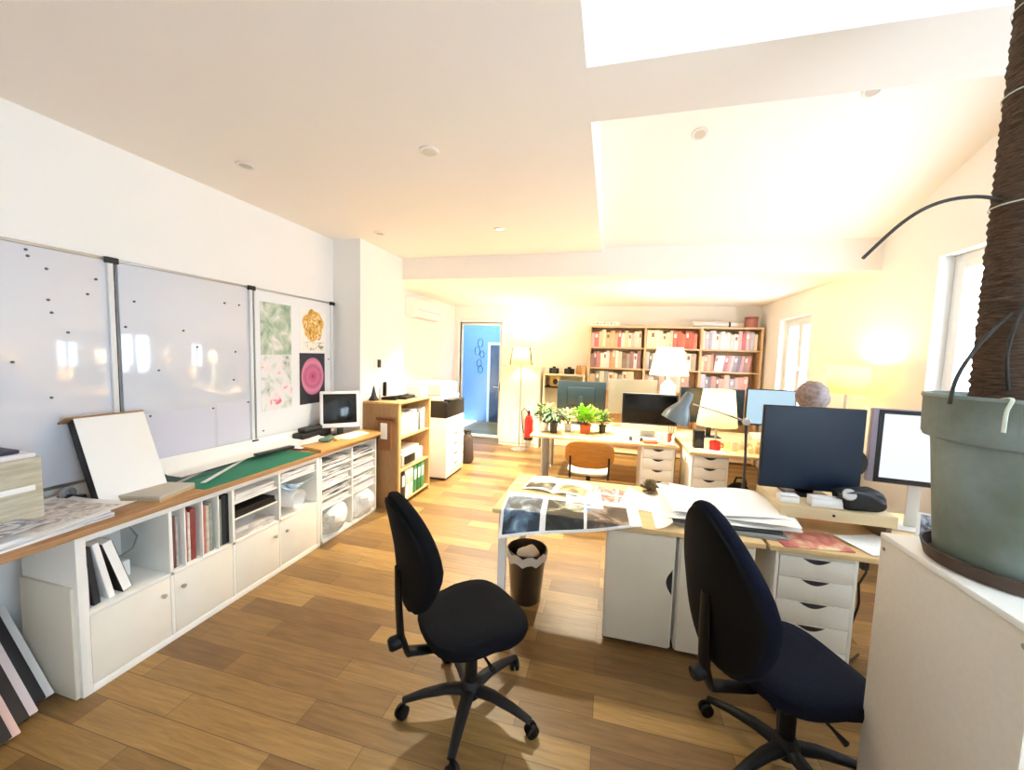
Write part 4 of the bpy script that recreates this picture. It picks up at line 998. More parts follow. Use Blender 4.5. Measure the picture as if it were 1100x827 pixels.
potted('thin grey-green plant in a glass-grey pot between the leafy ones', (-.50, 5.05, ZD), .05, .10, LGREY, mat('leaf_grey', '8c9a68', .7), 45, .12, .2, .08, .018, seed=4)
potted('bushy bright green plant in a terracotta pot on the desk', (-.27, 4.98, ZD), .075, .12, TERRA, LEAF, 420, .20, .22, .06, .017, dome=True, seed=5, droop=.2)
potted('small green plant in a dark pot right of the bushy one', (-.06, 5.12, ZD), .05, .1, DGREY, LEAFM, 120, .11, .17, .06, .018, dome=True, seed=6)

# ---- small things on the far desks
def mug(label, loc, m, r=.036, h=.09):
    t = thing('mug', label, 'mug', loc)
    MB().lathe([(r*.85, 0), (r, .008), (r, h), (r*.9, h), (r*.88, .01), (.001, .008)], 20, cap=False).build('cup', m, t)
    MB().tube([(r*.95, 0, h*.8), (r+.025, 0, h*.75), (r+.028, 0, h*.4), (r*.95, 0, h*.25)], .006, 8).build('handle', m, t); return t
mug('red mug standing before the yellow-shaded lamp', (1.16, 4.62, ZD), REDP, .055, .10)
mug('white mug on the plant desk under the desk-lamp hood', (.70, 4.86, ZD), WHT)
mug('cream mug right of the red one on the desk', (1.36, 4.66, ZD), mat('mug_cream', 'ddcfae', .4))
def figur(label, loc, m, s=1):
    t = MB().lathe([(.03*s, 0), (.032*s, .01*s), (.012*s, .05*s), (.018*s, .08*s), (.006*s, .11*s), (.001, .115*s)], 14)
    return tag(t.build('figurine', m, None, loc), label, 'figurine')
figur('small white figurine left on the front edge of the plant desk', (.60, 4.74, ZD), WHT)
figur('small white figurine right of its twin on the plant desk', (.745, 4.72, ZD), WHT, 1.1)
figur('cream figurine behind the cream mug', (1.46, 4.78, ZD), PAPER3, 1.2)
tag(MB().box(-.09, .09, -.06, .06, 0, .022, .003).build('notebook', mat('notebook_red', 'c0563c', .5), None, (.50, 4.72, ZD), .2), 'red notebook on the front edge of the plant desk', 'notebook')
tag(MB().box(-.1, .1, -.07, .07, 0, .014, .003).build('notebook', mat('notebook_pink', 'dca48e', .5), None, (.68, 4.64+.06, ZD), -.2), 'pinkish notebook at the right corner of the plant desk', 'notebook')
for i, (x, y, l_) in enumerate(((.28, 4.78, 'small dark speaker cube under the black screen, left one'), (.40, 4.76, 'small dark speaker cube under the black screen, right one'))):
    tag(MB().box(-.018, .018, -.018, .018, 0, .045, .006).build('desk_gadget', DGREY, None, (x, y, ZD)), l_, 'gadget')
sp = thing('speaker', 'black upright speaker left of the red mug', 'speaker', (1.0, 4.68, ZD))
MB().box(-.055, .055, -.05, .05, 0, .20, .008).build('cabinet', BLK, sp); MB().lathe([(.04, 0), (.036, .004), (.012, -.0+.001)], 20, (0, -.0505, .07), axis=(0, -1, 0)).build('cone', DGREY, sp)
tag(MB().sheet(8, 8, lambda u, v: (.99+.24*u, 4.44+.19*v, ZD+.002+.006*u*v), .0012).build('paper_sheet', PAPER), 'white sheet on the desk in front of the red mug', 'paper')
kb = thing('keyboard', 'white keyboard before the all-in-one computer on the plant desk', 'keyboard', (.42, 4.90, ZD))
MB().box(-.21, .21, -.055, .055, 0, .012, .004).build('base', WHT, kb)
a = MB()
for r in range(5):
    for c in range(14): a.box(-.2+.0285*c, -.2+.0285*c+.024, -.047+.019*r, -.047+.019*r+.016, .0122, .0165)
a.build('keys', LGREY, kb)
bo = thing('carton', 'open white carton between the lamp arm and the far screens', 'box', (1.72, 4.72, ZD), .2)
MB().box(-.13, .13, -.1, .1, 0, .004).box(-.13, -.125, -.1, .1, .004, .13).box(.125, .13, -.1, .1, .004, .13).box(-.125, .125, -.1, -.095, .004, .13).box(-.125, .125, .095, .1, .004, .13).build('body', WHT, bo)
a = MB(); a.M = TR(0, .1, .131) @ rot(rx=.6); a.box(-.13, .13, 0, .09, 0, .003).build('flap', WHT, bo)
for i, (x, y, c_, h_, l_) in enumerate(((1.50, 4.58, 'e0c48a', .10, 'amber bottle before the carton on the desk'), (1.58, 4.62, 'c9b27a', .12, 'taller tan bottle beside the amber one'), (1.66, 4.54, 'd9a96a', .08, 'squat orange jar at the desk edge by the lamp pole'))):
    tag(MB().lathe([(.025, 0), (.028, .006), (.028, h_*.6), (.012, h_*.75), (.012, h_), (.001, h_)], 14).build('bottle', mat('bottle_'+c_, c_, .3), None, (x, y, ZD)), l_, 'bottle')
# red-brown pot with brushes between the two desks
pb = thing('brush_pot', 'reddish brush pot at the near right corner of the plant desk', 'pot', (.735, 4.83, ZD))
MB().lathe([(.03, 0), (.035, .005), (.038, .1), (.033, .1), (.03, .01)], 16, cap=False).build('pot', mat('pot_rust', '8a4a3a', .7), pb)
for k in range(3): MB().cyl((.01*k-.01, 0, .02), (.03*k-.03, .01, .19), .004).build('brush', BEECHD, pb)
# dark hanging items between the drawer unit and the right wall
dk = thing('backpack', 'dark backpack on the floor right of the far drawer unit', 'bag', (1.43, 4.60, 0))
t = MB().sphere((0, 0, .20), .2, (.72, .6, 1), 18, 12)
for v in t.bm.verts: v.co.z = max(v.co.z, .0); v.co.x += .015*math.sin(14*v.co.z)
t.build('body', mat('backpack_dark', '1a1c24', .8, bump=.3), dk); MB().tube([(-.06, 0, .38), (-.04, 0, .45), (.04, 0, .45), (.06, 0, .38)], .012).build('strap', BLK, dk)

# ------------------------------------------------------------------ front desk
FX0, FX1, FY0, FY1 = -.68, 2.30, 2.285, 3.05
ft = desk_top('desk', 'front birch desk with the photo spread and the large paper pile', FX0, .86, FY0, FY1)
for lx, ly in ((.06, .05), (.06, .70)):
    MB().box(lx-.025, lx+.025, ly-.02, ly+.02, 0, .702, .003).build('leg', WHT, ft)
MB().box(.035, .085, .072, .678, .64, .70, .003).build('leg_rail', WHT, ft)
f2 = desk_top('desk', 'front birch desk on the right carrying the large dark monitor', .88, FX1, FY0+.0, FY1+.02)
for lx in (.55, 1.36): MB().box(lx-.025, lx+.025, .66, .70, 0, .702, .003).build('leg', WHT, f2)
MB().box(1.335, 1.385, .05, .09, 0, .702, .003).build('leg', WHT, f2)
def door_unit(label, x0, hinge_right=False):
    t = thing('door_unit', label, 'cabinet', (x0, 2.30, 0), 0, 'white door units under the front desk')
    w, d_, h = .385, .58, .70
    MB().box(0, .016, 0, d_, .03, h, .002).box(w-.016, w, 0, d_, .03, h, .002).box(.016, w-.016, 0, d_, h-.016, h, .001).box(.016, w-.016, 0, d_, .03, .046).box(.016, w-.016, d_-.01, d_, .046, h-.016).build('carcass', WLAM2, t)
    MB().box(.02, w-.02, .03, d_-.03, 0, .03, .003).build('plinth', LGREY, t)
    dr = MB().box(.006, w-.012, -.018, -.002, .035, h-.004, .002).build('door', mat('door_cream', 'ddd3bf', .42, var=.015), t)
    hx = w-.013 if not hinge_right else .007
    sg = -1 if not hinge_right else 1
    MB().prism([(hx+sg*.032*math.sin(PI*i/14), .36+.15*i/14) for i in range(15)], -.0195, -.0178, axis='y').build('handle', mat('handle_recess2', '222226', .6), dr)
    return t
door_unit('white door unit at the left under the front desk, fully in view', .03)
door_unit('white door unit under the front desk half hidden by the chair back', .432)
drawer_unit('white drawer unit under the front desk beside the tall cabinet', .915, 2.30, .375, .58, .70, 5)
# photo spread hanging over the front edge
def spread(u, v):
    # u along x, v from back (0) to front (1)
    x = -.655+.87*u+.10*v*(1-u)*-.05; y = 2.60-(.315+.135*(1-u))*v
    over = max(0, 2.283-y)
    x += .045*(1-u)*v
    return (x+.01*v, y+over*.25, ZD+.008+.012*math.sin(2.2*PI*u)*.5*v - over*1.12)
def spread_mi(u, v):
    if v < .18 or v > .965: return 0
    if .03 < u < .30: return 1
    if .335 < u < .60: return 2
    if .635 < u < .92: return 3
    return 0
sp = MB().sheet(48, 30, spread, .0025, spread_mi)
o = sp.build('photo_spread', [PAPER, PHOTO_A, PHOTO_B, PHOTO_C]); tag(o, 'large printed sheet with three dark photos drooping over the front desk edge', 'print')
def desk_sheet(label, x, y, rz, w, d_, m, z=0, curl=.02, mi=None, name='paper_sheet', cat='paper', nu=16, nv=12, wave=.0):
    a = MB().sheet(nu, nv, lambda u, v: ((u-.5)*w, (v-.5)*d_, .0025+curl*abs(2*u-1)**2.5*v+wave*abs(math.sin(PI*u*1.5+v))), .0014, mi or 0)
    return tag(a.build(name, [PAPER]+m, None, (x, y, ZD+z), rz), label, cat)
mag = thing('open_magazine', 'open magazine with a yellow meadow photo behind the photo spread', 'magazine', (-.33, 2.82, ZD), -.12)
for s_ in (-1, 1):
    MB().sheet(14, 10, lambda u, v: (s_*(.005+.235*u), (v-.5)*.31, .004+.024*math.sin(PI*min(1, u*1.05))**.8*(1-u*.55)), .003, (lambda u, v: 1 if (.08 < u < .9 and .12 < v < .62) else 0)).build('page_block', [PAPER, PHOTO_D if s_ > 0 else PHOTO_B], mag)
MB().box(-.24, .24, -.158, .158, 0, .0012).build('cover', PAPER3, mag)
desk_sheet('white sheet with pinkish photo cards on the front desk', .08, 2.76, -.05, .30, .32, [PHOTO_E], 0, .006, lambda u, v: 1 if ((u % .5) > .06 and (v % .5) > .08) else 0)
desk_sheet('blank white sheet left of the photo cards on the front desk', -.13, 2.62, .1, .24, .30, [], .004, .015)
desk_sheet('curved pale sheet between the cards and the large paper pile', .26, 2.72, -.25, .26, .34, [], .002, .035)
br = thing('dried_flower', 'brown bristly dried flower lying on the front desk before the drawers', 'dried flower', (.33, 2.92, ZD))
a = MB(); rnd = random.Random(5)
for k in range(150):
    an = rnd.uniform(0, 2*PI); el = rnd.uniform(0, 1.4); a.leaf((math.cos(an)*.03, math.sin(an)*.03, .02+.02*el), (math.cos(an)*math.cos(el), math.sin(an)*math.cos(el), math.sin(el)+.1), .06, .008, .2)
a.build('bristles', mat('dried_brown', '8d7a5a', .8, var=.3), br); MB().sphere((0, 0, .03), .03).build('core', mat('dried_core', '5e4a34', .9), br)
# large pile: open big book and rumpled sheets
pg = 'sheets of the large paper pile'
tag(MB().box(-.28, .30, -.20, .20, 0, .022, .003).build('portfolio', mat('portfolio_grey', '8f9290', .6), None, (.70, 2.56, ZD), -.06), 'grey portfolio at the bottom of the large paper pile', 'portfolio')
tag(MB().box(-.22, .26, -.18, .16, 0, .018, .003).build('portfolio', mat('portfolio_dark', '3a3f42', .6), None, (.70, 2.54, ZD+.0225), .08), 'dark portfolio second from the bottom of the large paper pile', 'portfolio')
tag(MB().box(-.24, .24, -.17, .17, 0, .014, .003).build('portfolio', LGREY, None, (.72, 2.56, ZD+.041), .03), 'pale portfolio just under the rumpled sheets of the pile', 'portfolio')
def pile(label, x, y, rz, w, d_, z, amp, seed, m=PAPER):
    a = MB().sheet(22, 16, lambda u, v: ((u-.5)*w, (v-.5)*d_, .004+amp*(.5+.5*math.sin(2.1*PI*u+seed))*(.35+.65*v)+amp*.4*math.sin(3*v+seed)**2 - .055*max(0, .22-v)**1*(1)), .0016)
    return tag(a.build('paper_sheet', m, None, (x, y, ZD+z), rz), label, 'paper', pg)
pile('lowest rumpled white sheet of the large pile', .71, 2.60, .03, .70, .46, .056, .016, .5)
pile('middle rumpled white sheet of the large pile', .75, 2.62, -.10, .66, .44, .072, .02, 1.6)
pile('uppermost rumpled white sheet of the large pile', .69, 2.62, .12, .64, .42, .092, .022, 2.6)
tag(MB().sheet(10, 18, lambda u, v: (.30+.09*u+.0*v, 2.30+.5*v, ZD+.003+.05*u*u), .0014).build('paper_sheet', PAPER), 'fanned white sheet at the left edge of the large pile', 'paper')
# things right of the pile
tag(MB().box(-.17, .17, -.11, .11, 0, .008, .002).build('magazine', PHOTO_F, None, (1.10, 2.41, ZD), .12), 'red and orange magazine at the front edge above the drawers', 'magazine')
desk_sheet('white sheets lying beside the red magazine near the tall cabinet', 1.43, 2.45, .35, .26, .22, [], .006, .004)
ri = thing('monitor_riser', 'beige monitor riser under the large dark monitor', 'riser', (1.0, 2.50, ZD))
MB().box(0, .56, 0, .40, .09, .155, .004).build('top', mat('riser_beige', 'd2bc94', .55), ri)
for x in (.0, .53): MB().box(x, x+.03, .04, .38, 0, .09, .003).build('side', mat('riser_brown', '7a6248', .6), ri)
MB().lathe([(.008, 0), (.008, .003), (.001, .0035)], 14, (.26, -.0, .125), axis=(0, -1, 0)).build('badge', DGREY, ri)
ZR = ZD+.1555
bmn = thing('monitor', 'large dark monitor with blue glare coloured into its blank screen on the beige riser', 'monitor', (1.225, 2.74, ZR), .03)
MB().box(-.275, .275, -.012, .020, .035, .555, .006).build('housing', BLK, bmn)
MB().box(-.268, .268, -.0138, -.0122, .045, .548).build('screen', mat('screen_blue_glare', '0b1e33', .38, spec=.35), bmn)  # blue reflected daylight put into the base colour of the screen
MB().box(-.05, .05, .0205, .05, .012, .30, .006).build('neck', BLK, bmn)
MB().box(-.12, .12, -.05, .12, 0, .012, .003).build('foot', BLK, bmn)
MB().lathe([(.09, 0), (.095, .012), (.09, .024)], 24, (.235, .025, .22), axis=(0, 1, 0)).build('side_speaker', BLK, bmn)
for i, (x, y, w_, l_) in enumerate(((1.06, 2.58, .05, 'small white box at the left end of the beige riser'), (1.24, 2.56, .08, 'flat white box in the middle of the beige riser'))):
    t = thing('small_box', l_, 'box', (x, y, ZR), .05); MB().box(-w_, w_, -.03, .03, 0, .035+.012*i, .004).build('body', WHT, t); MB().box(-w_-.001, w_+.001, -.031, .031, .036+.012*i, .044+.012*i, .003).build('lid', PAPER2, t)
cbg = thing('camera_bag', 'black camera bag lying on the right end of the beige riser', 'bag', (1.41, 2.585, ZR), .1)
t = MB().box(-.11, .11, -.07, .07, 0, .11, .035, seg=4)
for v in t.bm.verts: v.co.x += .01*math.sin(40*v.co.z); v.co.z *= 1-.25*(v.co.x+.11)/.22*0+.1*math.sin(20*v.co.x)
t.build('body', mat('bag_black', '0d0f14', .6, bump=.3, bscale=80), cbg)
MB().tube([(-.11, -.02, .06), (-.125, -.06, .09), (-.07, -.085, .115), (.02, -.085, .1), (.09, -.07, .06)], .010, 8, flat=.5).build('strap', mat('strap_grey', '4a4f58', .6), cbg)
MB().lathe([(.03, 0), (.033, .02), (.03, .03)], 18, (-.085, -.055, .09), axis=(-.4, -1, .5)).build('ring', LGREY, cbg)
# right monitor with a lit screen
rm = thing('monitor', 'tilted monitor with a glowing white screen beside the flower pot', 'monitor', (1.80, 2.76, ZD), -.12)
MB().box(-.25, .25, -.01, .03, .27, .72, .006).build('housing', mat('monitor_mauve', '9a8f9e', .5), rm)
MB().box(-.22, .25, -.0135, -.0102, .275, .715, .001).build('bezel', BLK, rm); MB().box(-.195, .24, -.0148, -.0136, .305, .69).build('screen', SCRW, rm)
MB().box(-.03, .03, .03, .05, .01, .5, .004).build('neck', LGREY, rm); MB().box(-.12, .12, -.05, .13, 0, .012, .004).build('foot', LGREY, rm)
cal = thing('desk_calendar', 'small dark photo calendar leaning on the desk before the white screen', 'calendar', (1.73, 2.47, ZD), -.5)
a = MB(); a.M = rot(rx=-.35); a.box(-.09, .09, -.004, .0, 0, .19, .001).build('stand', WHT, cal)
a = MB(); a.M = rot(rx=-.35); a.box(-.075, .075, -.0055, -.0042, .02, .18).build('photo', print_mat('photo_calendar', [(.35, '23283a'), (.5, '5a6072'), (.65, 'b0b4c0')], 30, 1), cal)
a = MB(); a.M = TR(0, .12, 0) @ rot(rx=.3); a.box(-.085, .085, 0, .004, 0, .17, .001).build('back_leg', WHT, cal)
mug('white cup between the calendar and the glowing white screen', (1.90, 2.52, ZD), WHT, .04, .1)
ad = thing('cable', 'black cable dangling beside the front drawer unit', 'cable', (0, 0, 0))
MB().tube([(1.34, 2.42, .70), (1.36, 2.36, .62), (1.33, 2.36, .55), (1.345, 2.37, .45), (1.36, 2.40, .40), (1.35, 2.45, .2), (1.4, 2.5, .01), (1.5, 2.6, .008)], .006, 8).build('wire', BLK, ad)
MB().box(1.335, 1.365, 2.35, 2.39, .63, .69, .005).build('plug', BLK, ad)
# grey desk lamp clamped to the far edge
dl = thing('desk_lamp', 'grey adjustable desk lamp with a bell hood clamped to the front desk', 'desk lamp', (.96, 3.02, 0))
LGR = mat('lamp_grey', '6f7678', .4, metal=.3)
MB().box(-.03, .03, -.03, .045, .73, .76, .004).box(-.02, .02, .022, .045, .66, .73, .003).build('clamp', DGREY, dl)
MB().tube([(0, 0, .76), (.0, 0, 1.0), (-.012, .0, 1.285)], .009, 10).build('lower_arm', mat('lamp_pole_dark', '3a3c40', .4), dl)
MB().tube([(-.012, 0, 1.285), (-.20, -.01, 1.345), (-.37, -.02, 1.39)], .0075, 10).build('upper_arm', METAL, dl)
MB().lathe([(.022, -.02), (.026, -.01), (.026, .01), (.022, .02)], 18, (-.012, 0, 1.285), axis=(0, 1, 0)).build('elbow', LGREY, dl)
hd = MB(); hd.M = TR(-.40, -.02, 1.455) @ rot(ry=.42)
hd.lathe([(.012, .02), (.028, .012), (.036, -.02), (.04, -.075), (.07, -.125), (.092, -.17), (.098, -.215), (.092, -.212), (.06, -.12), (.03, -.06)], 30, cap=False); hd.build('hood', LGR, dl)
MB().sphere((-.40-.055, -.02, 1.34), .03).build('bulb', WHT, dl)

# waste bin
wb = thing('waste_bin', 'dark waste bin on the floor under the left end of the front desk', 'bin', (-.50, 2.56, 0))
a = MB().lathe([(.10, 0), (.105, .01), (.135, .36), (.14, .365), (.133, .367), (.10, .02), (.001, .015)], 28, cap=False); a.lathe([(.10, 0), (.001, .001)], 28); a.build('body', mat('bin_dark', '2b2521', .4, coat=.3), wb)
a = MB().lathe([(.132, .355), (.142, .36), (.146, .34), (.14, .30)], 28, cap=False)
for v in a.bm.verts: v.co.z += .012*math.sin(9*math.atan2(v.co.y, v.co.x))
a.build('liner', mat('liner_pale', 'cfc7b8', .5), wb)
t = MB().sphere((0.01, 0, .33), .07, (1.1, 1, .6), 14, 10)
for v in t.bm.verts: v.co += Vector((math.sin(50*v.co.y), math.cos(44*v.co.x), math.sin(60*v.co.x)))*.008
t.build('crumpled_paper', PAPER3, wb)

# ------------------------------------------------------------------ the two swivel chairs
CHB = mat('chair_black', '08080a', .55, spec=.3)
def swivel(label, loc, rz, fab, base_rot, back_h=.56, back_w=.43, tb=.42, tt=.06, zb=.585, bx=-.31, hgt=0):
    """faces +x in local space"""
    t = thing('swivel_chair', label, 'chair', loc, rz, 'black swivel chairs')
    # seat cushion
    b = MB(); N = 40; n = 2.9
    rings = []
    prof = [(.93, .425), (1.0, .438), (1.02, .46), (1.0, .485), (.93, .502), (.7, .509), (.35, .507)]
    for s_, z in prof:
        r = []
        for k in range(N):
            a = 2*PI*k/N; ca, sa = math.cos(a), math.sin(a)
            x = abs(ca)**(2/n)*math.copysign(.235, ca)*s_; y = abs(sa)**(2/n)*math.copysign(.24*(1 - .06*(ca < 0)), sa)*s_
            zz = z - (.02*max(0, (x-.14)/.1)**2 if z > .45 else 0) - .012*(1-abs(y)/.25)*(z > .5)
            r.append(b.bm.verts.new((x, y, zz+hgt)))
        rings.append(r)
    for a, c in zip(rings, rings[1:]):
        for i in range(N): b.bm.faces.new((a[i], a[(i+1) % N], c[(i+1) % N], c[i]))
    b.bm.faces.new(rings[0][::-1]); b.bm.faces.new(rings[-1]); b.build('seat', fab, t)
    MB().box(-.17, .15, -.15, .15, .40+hgt, .425+hgt, .01).box(-.10, .10, -.07, .07, .355+hgt, .40+hgt, .012).build('seat_plate', CHB, t)
    # backrest: tall oval, curved
    def backshape(mb, w, h, th, x0, z0, off=0, scale=1):
        M_ = 40; outl = []
        for k in range(M_):
            a = 2*PI*k/M_; ca, sa = math.cos(a), math.sin(a)
            z = abs(sa)**(2/2.3)*math.copysign(h/2, sa); wy = abs(ca)**(2/2.3)*math.copysign(w/2, ca)
            wy *= 1 - tb*max(0, -z/(h/2))**1.2 - tt*max(0, z/(h/2))**1.3
            outl.append((wy, z))
        bb = mb.bm
        def P(y, z, o):
            cur = -.055*((y/(w/2))**2)*-1
            return bb.verts.new((x0 + cur*.9 + o - .10*(z) + .10*(-(z+h*.2))*abs(z+h*.2)/h*1.2, y, z0+z))
        R = []
        for s_, o in ((1, 0), (.985, th*.45), (.92, th*.85), (.6, th), (.2, th)): R.append([P(y*s_*scale, z*s_*scale, o+off) for y, z in outl])
        R2 = []
        for s_, o in ((.985, -th*.35), (.92, -th*.6), (.6, -th*.7), (.2, -th*.7)): R2.append([P(y*s_*scale, z*s_*scale, o+off) for y, z in outl])
        for seq, fl in ((R, 0), ([R[0]]+R2, 1)):
            for a, c in zip(seq, seq[1:]):
                for i in range(M_):
                    q = (a[i], a[(i+1) % M_], c[(i+1) % M_], c[i]); bb.faces.new(q[::-1] if fl else q)
            bb.faces.new(seq[-1][::-1] if fl else seq[-1])
    b = MB(); backshape(b, back_w, back_h, .045, bx, zb+back_h/2+hgt); b.build('backrest', fab, t)
    b = MB(); backshape(b, back_w-.03, back_h-.04, .02, bx, zb+back_h/2+hgt, -.030); b.build('back_shell', mat('shell_black', '08080a', .8, spec=.2), t)
    MB().tube([(-.06, 0, .385+hgt), (-.20, 0, .38+hgt), (bx, 0, .41+hgt), (bx-.03, 0, .50+hgt), (bx-.04, 0, .66+hgt), (bx-.045, 0, .80+hgt)], [.03, .03, .034, .034, .03, .024], 10, flat=.45).build('back_strut', CHB, t)
    MB().lathe([(.022, -.03), (.03, -.02), (.03, .02), (.022, .03)], 14, (bx-.05, 0, .47+hgt), axis=(1, 0, .1)).build('knob', CHB, t)
    MB().tube([(-.02, -.06, .39+hgt), (-.02, -.2, .385+hgt), (-.02, -.25, .38+hgt)], [.006, .006, .012], 8).build('lever', CHB, t)
    MB().cyl((0, 0, .24), (0, 0, .36+hgt), .019).cyl((0, 0, .09), (0, 0, .26), .03).build('column', CHB, t)
    MB().lathe([(.045, .07), (.055, .085), (.05, .13), (.034, .15)], 20).build('hub', CHB, t)
    for k in range(5):
        an = 2*PI*k/5+base_rot; cx, sy = math.cos(an), math.sin(an)
        P_ = lambda r, z: (r*cx, r*sy, z)
        lg = MB().tube([P_(.035, .105), P_(.12, .112), P_(.22, .100), P_(.315, .078)], [.032, .028, .023, .017], 10, flat=.75).build('leg', CHB, t)
        q = P_(.31, .03); tt = an+.9
        cs = MB().lathe([(.016, -.025), (.029, -.02), (.03, -.006), (.012, -.004), (.012, .004), (.03, .006), (.029, .02), (.016, .025)], 18, (q[0]+.012*math.cos(tt), q[1]+.012*math.sin(tt), .03), axis=(-math.sin(tt), math.cos(tt), 0))
        cs.cyl(P_(.31, .04), P_(.31, .08), .008); cs.build('caster', CHB, lg)
    return t
swivel('black swivel chair standing free on the open floor', (-.575, 1.65, 0), math.radians(46), BLKF, math.radians(14), .53, .45)
swivel('navy seated swivel chair pushed up to the front desk by the tall cabinet', (.79, 1.75, 0), math.radians(22), NAVY, math.radians(-22), .68, .50, .10, .46, .485, -.37)

# ------------------------------------------------------------------ tall cabinet, flower pot with moss pole
TX0, TX1, TY0, TY1, TZ = .93, 1.72, 1.06, 1.56, 1.135
tc = thing('tall_cabinet', 'tall white cabinet at the right carrying the big flower pot', 'cabinet', (0, 0, 0))
CABM = mat('cabinet_side', 'dcd5c8', .55, var=.02, scale=60, bump=.05, bscale=300)
MB().box(TX0, TX0+.018, TY0, TY1, 0, TZ-.02, .0015).build('side_panel', CABM, tc)
MB().box(TX1-.018, TX1, TY0, TY1, 0, TZ-.02, .0015).build('side_panel', CABM, tc)
MB().box(TX0-.002, TX1+.002, TY0-.003, TY1+.002, TZ-.0195, TZ, .002).build('top', WLAM, tc)
MB().box(TX0+.018, TX1-.018, TY1-.012, TY1-.004, .05, TZ-.02).build('back_panel', WLAM, tc)
MB().box(TX0+.018, TX1-.018, TY0+.03, TY1-.012, .03, .05, .001).build('bottom', WLAM, tc)
for a, b_ in ((TX0+.019, (TX0+TX1)/2-.001), ((TX0+TX1)/2+.001, TX1-.019)): MB().box(a, b_, TY0+.0, TY0+.018, .05, TZ-.022, .002).build('door', WLAM2, tc)
for y, z in ((TY1-.02, TZ-.05), (TY0+.02, TZ-.05)): MB().lathe([(.006, 0), (.007, .002), (.001, .003)], 12, (TX0, y, z), axis=(-1, 0, 0)).build('screw_cap', GREY, tc)
pt = thing('flower_pot', 'large grey-green flower pot in a brown saucer on the tall cabinet', 'flower pot', (1.122, 1.355, TZ))
pt.scale = (1.05, 1.05, 1.05)
PRF = [(.148, .022), (.152, .03), (.178, .33), (.180, .345), (.196, .35), (.200, .36), (.203, .455), (.207, .462), (.205, .470), (.193, .470), (.188, .46), (.182, .38), (.16, .37)]
MB().lathe(PRF, 56, cap=False).lathe([(.148, .022), (.001, .0225)], 56).build('pot', POTG, pt)
MB().lathe([(.150, 0), (.168, .004), (.178, .04), (.172, .04), (.16, .012), (.001, .010)], 56, cap=False).build('saucer', SAUC, pt)
MB().lathe([(.182, .415), (.1, .43), (.001, .435)], 40).build('soil', SOIL, pt)
mp_ = thing('moss_pole', 'tall brown coir pole rising from the flower pot', 'moss pole', (1.062, 1.37, TZ+.455))
a = MB(); prof = []; k = 0; z = .0
while z < 1.42:
    r_ = .064+.0035*(k % 2)+.001*math.sin(k); prof.append((r_, z)); z += .011; k += 1
a.lathe(prof, 26)
for v in a.bm.verts: v.co += Vector((random.uniform(-.002, .002), random.uniform(-.002, .002), 0)); v.co.x += .045*(v.co.z/1.4)**1.2*-.0
a.build('pole', MOSS, mp_)
for z in (.55, .84, 1.06, 1.3): MB().lathe([(.070, z), (.0715, z+.002), (.070, z+.004)], 26, cap=False).build('binding', ROOT, mp_)
def stem(label, pts, r):
    t = thing('vine_stem', label, 'stem', pts[0]); p0 = Vector(pts[0])
    MB().tube([Vector(p)-p0 for p in smooth(pts)], r, 8).build('stem', VINE, t)
    return t
def smooth(pts, n=6):
    P = [Vector(p) for p in pts]; out = []
    for i in range(len(P)-1):
        p0, p1, p2, p3 = P[max(i-1, 0)], P[i], P[i+1], P[min(i+2, len(P)-1)]
        for k in range(n):
            t = k/n; out.append(.5*((2*p1)+(p2-p0)*t+(2*p0-5*p1+4*p2-p3)*t*t+(3*p1-p0-3*p2+p3)*t**3))
    return out+[P[-1]]
vine = thing('climbing_plant', 'dark bare vine stems of the climbing plant on the coir pole', 'plant', (1.05, 1.35, TZ+.42))
V0 = Vector((1.05, 1.35, TZ+.42)); vine.location.x -= .035; vine.location.z += .02
for nm_, pts, r in (('stem', [(1.055, 1.36, 2.13), (.97, 1.35, 2.145), (.88, 1.34, 2.13), (.80, 1.33, 2.08), (.715, 1.33, 1.985)], .0048),
                    ('stem', [(.93, 1.30, 1.585), (.94, 1.30, 1.66), (.98, 1.30, 1.75), (1.045, 1.31, 1.83)], .0045),
                    ('stem', [(1.05, 1.30, 1.63), (1.03, 1.29, 1.72), (1.04, 1.29, 1.80), (1.07, 1.31, 1.86)], .004),
                    ('stem', [(1.13, 1.30, 1.60), (1.16, 1.26, 1.70), (1.19, 1.25, 1.82), (1.16, 1.30, 1.93)], .0045),
                    ('stem', [(1.15, 1.33, 1.62), (1.2, 1.3, 1.68), (1.26, 1.28, 1.78)], .004)):
    MB().tube([Vector(p)-V0 for p in smooth(pts)], r, 8).build(nm_, VINE, vine)
for pts in ([(1.04, 1.27, 1.60), (1.035, 1.185, 1.61), (1.03, 1.150, 1.59), (1.045, 1.148, 1.52), (1.075, 1.150, 1.44)], [(1.0, 1.27, 1.60), (.985, 1.205, 1.612), (.97, 1.195, 1.58), (.965, 1.19, 1.53)]):
    lab(MB().tube([Vector(p)-V0 for p in smooth(pts)], [.004]*(6*(len(pts)-1)+1), 8, flat=.6).build('aerial_root', ROOT, vine), 'pale aerial root')

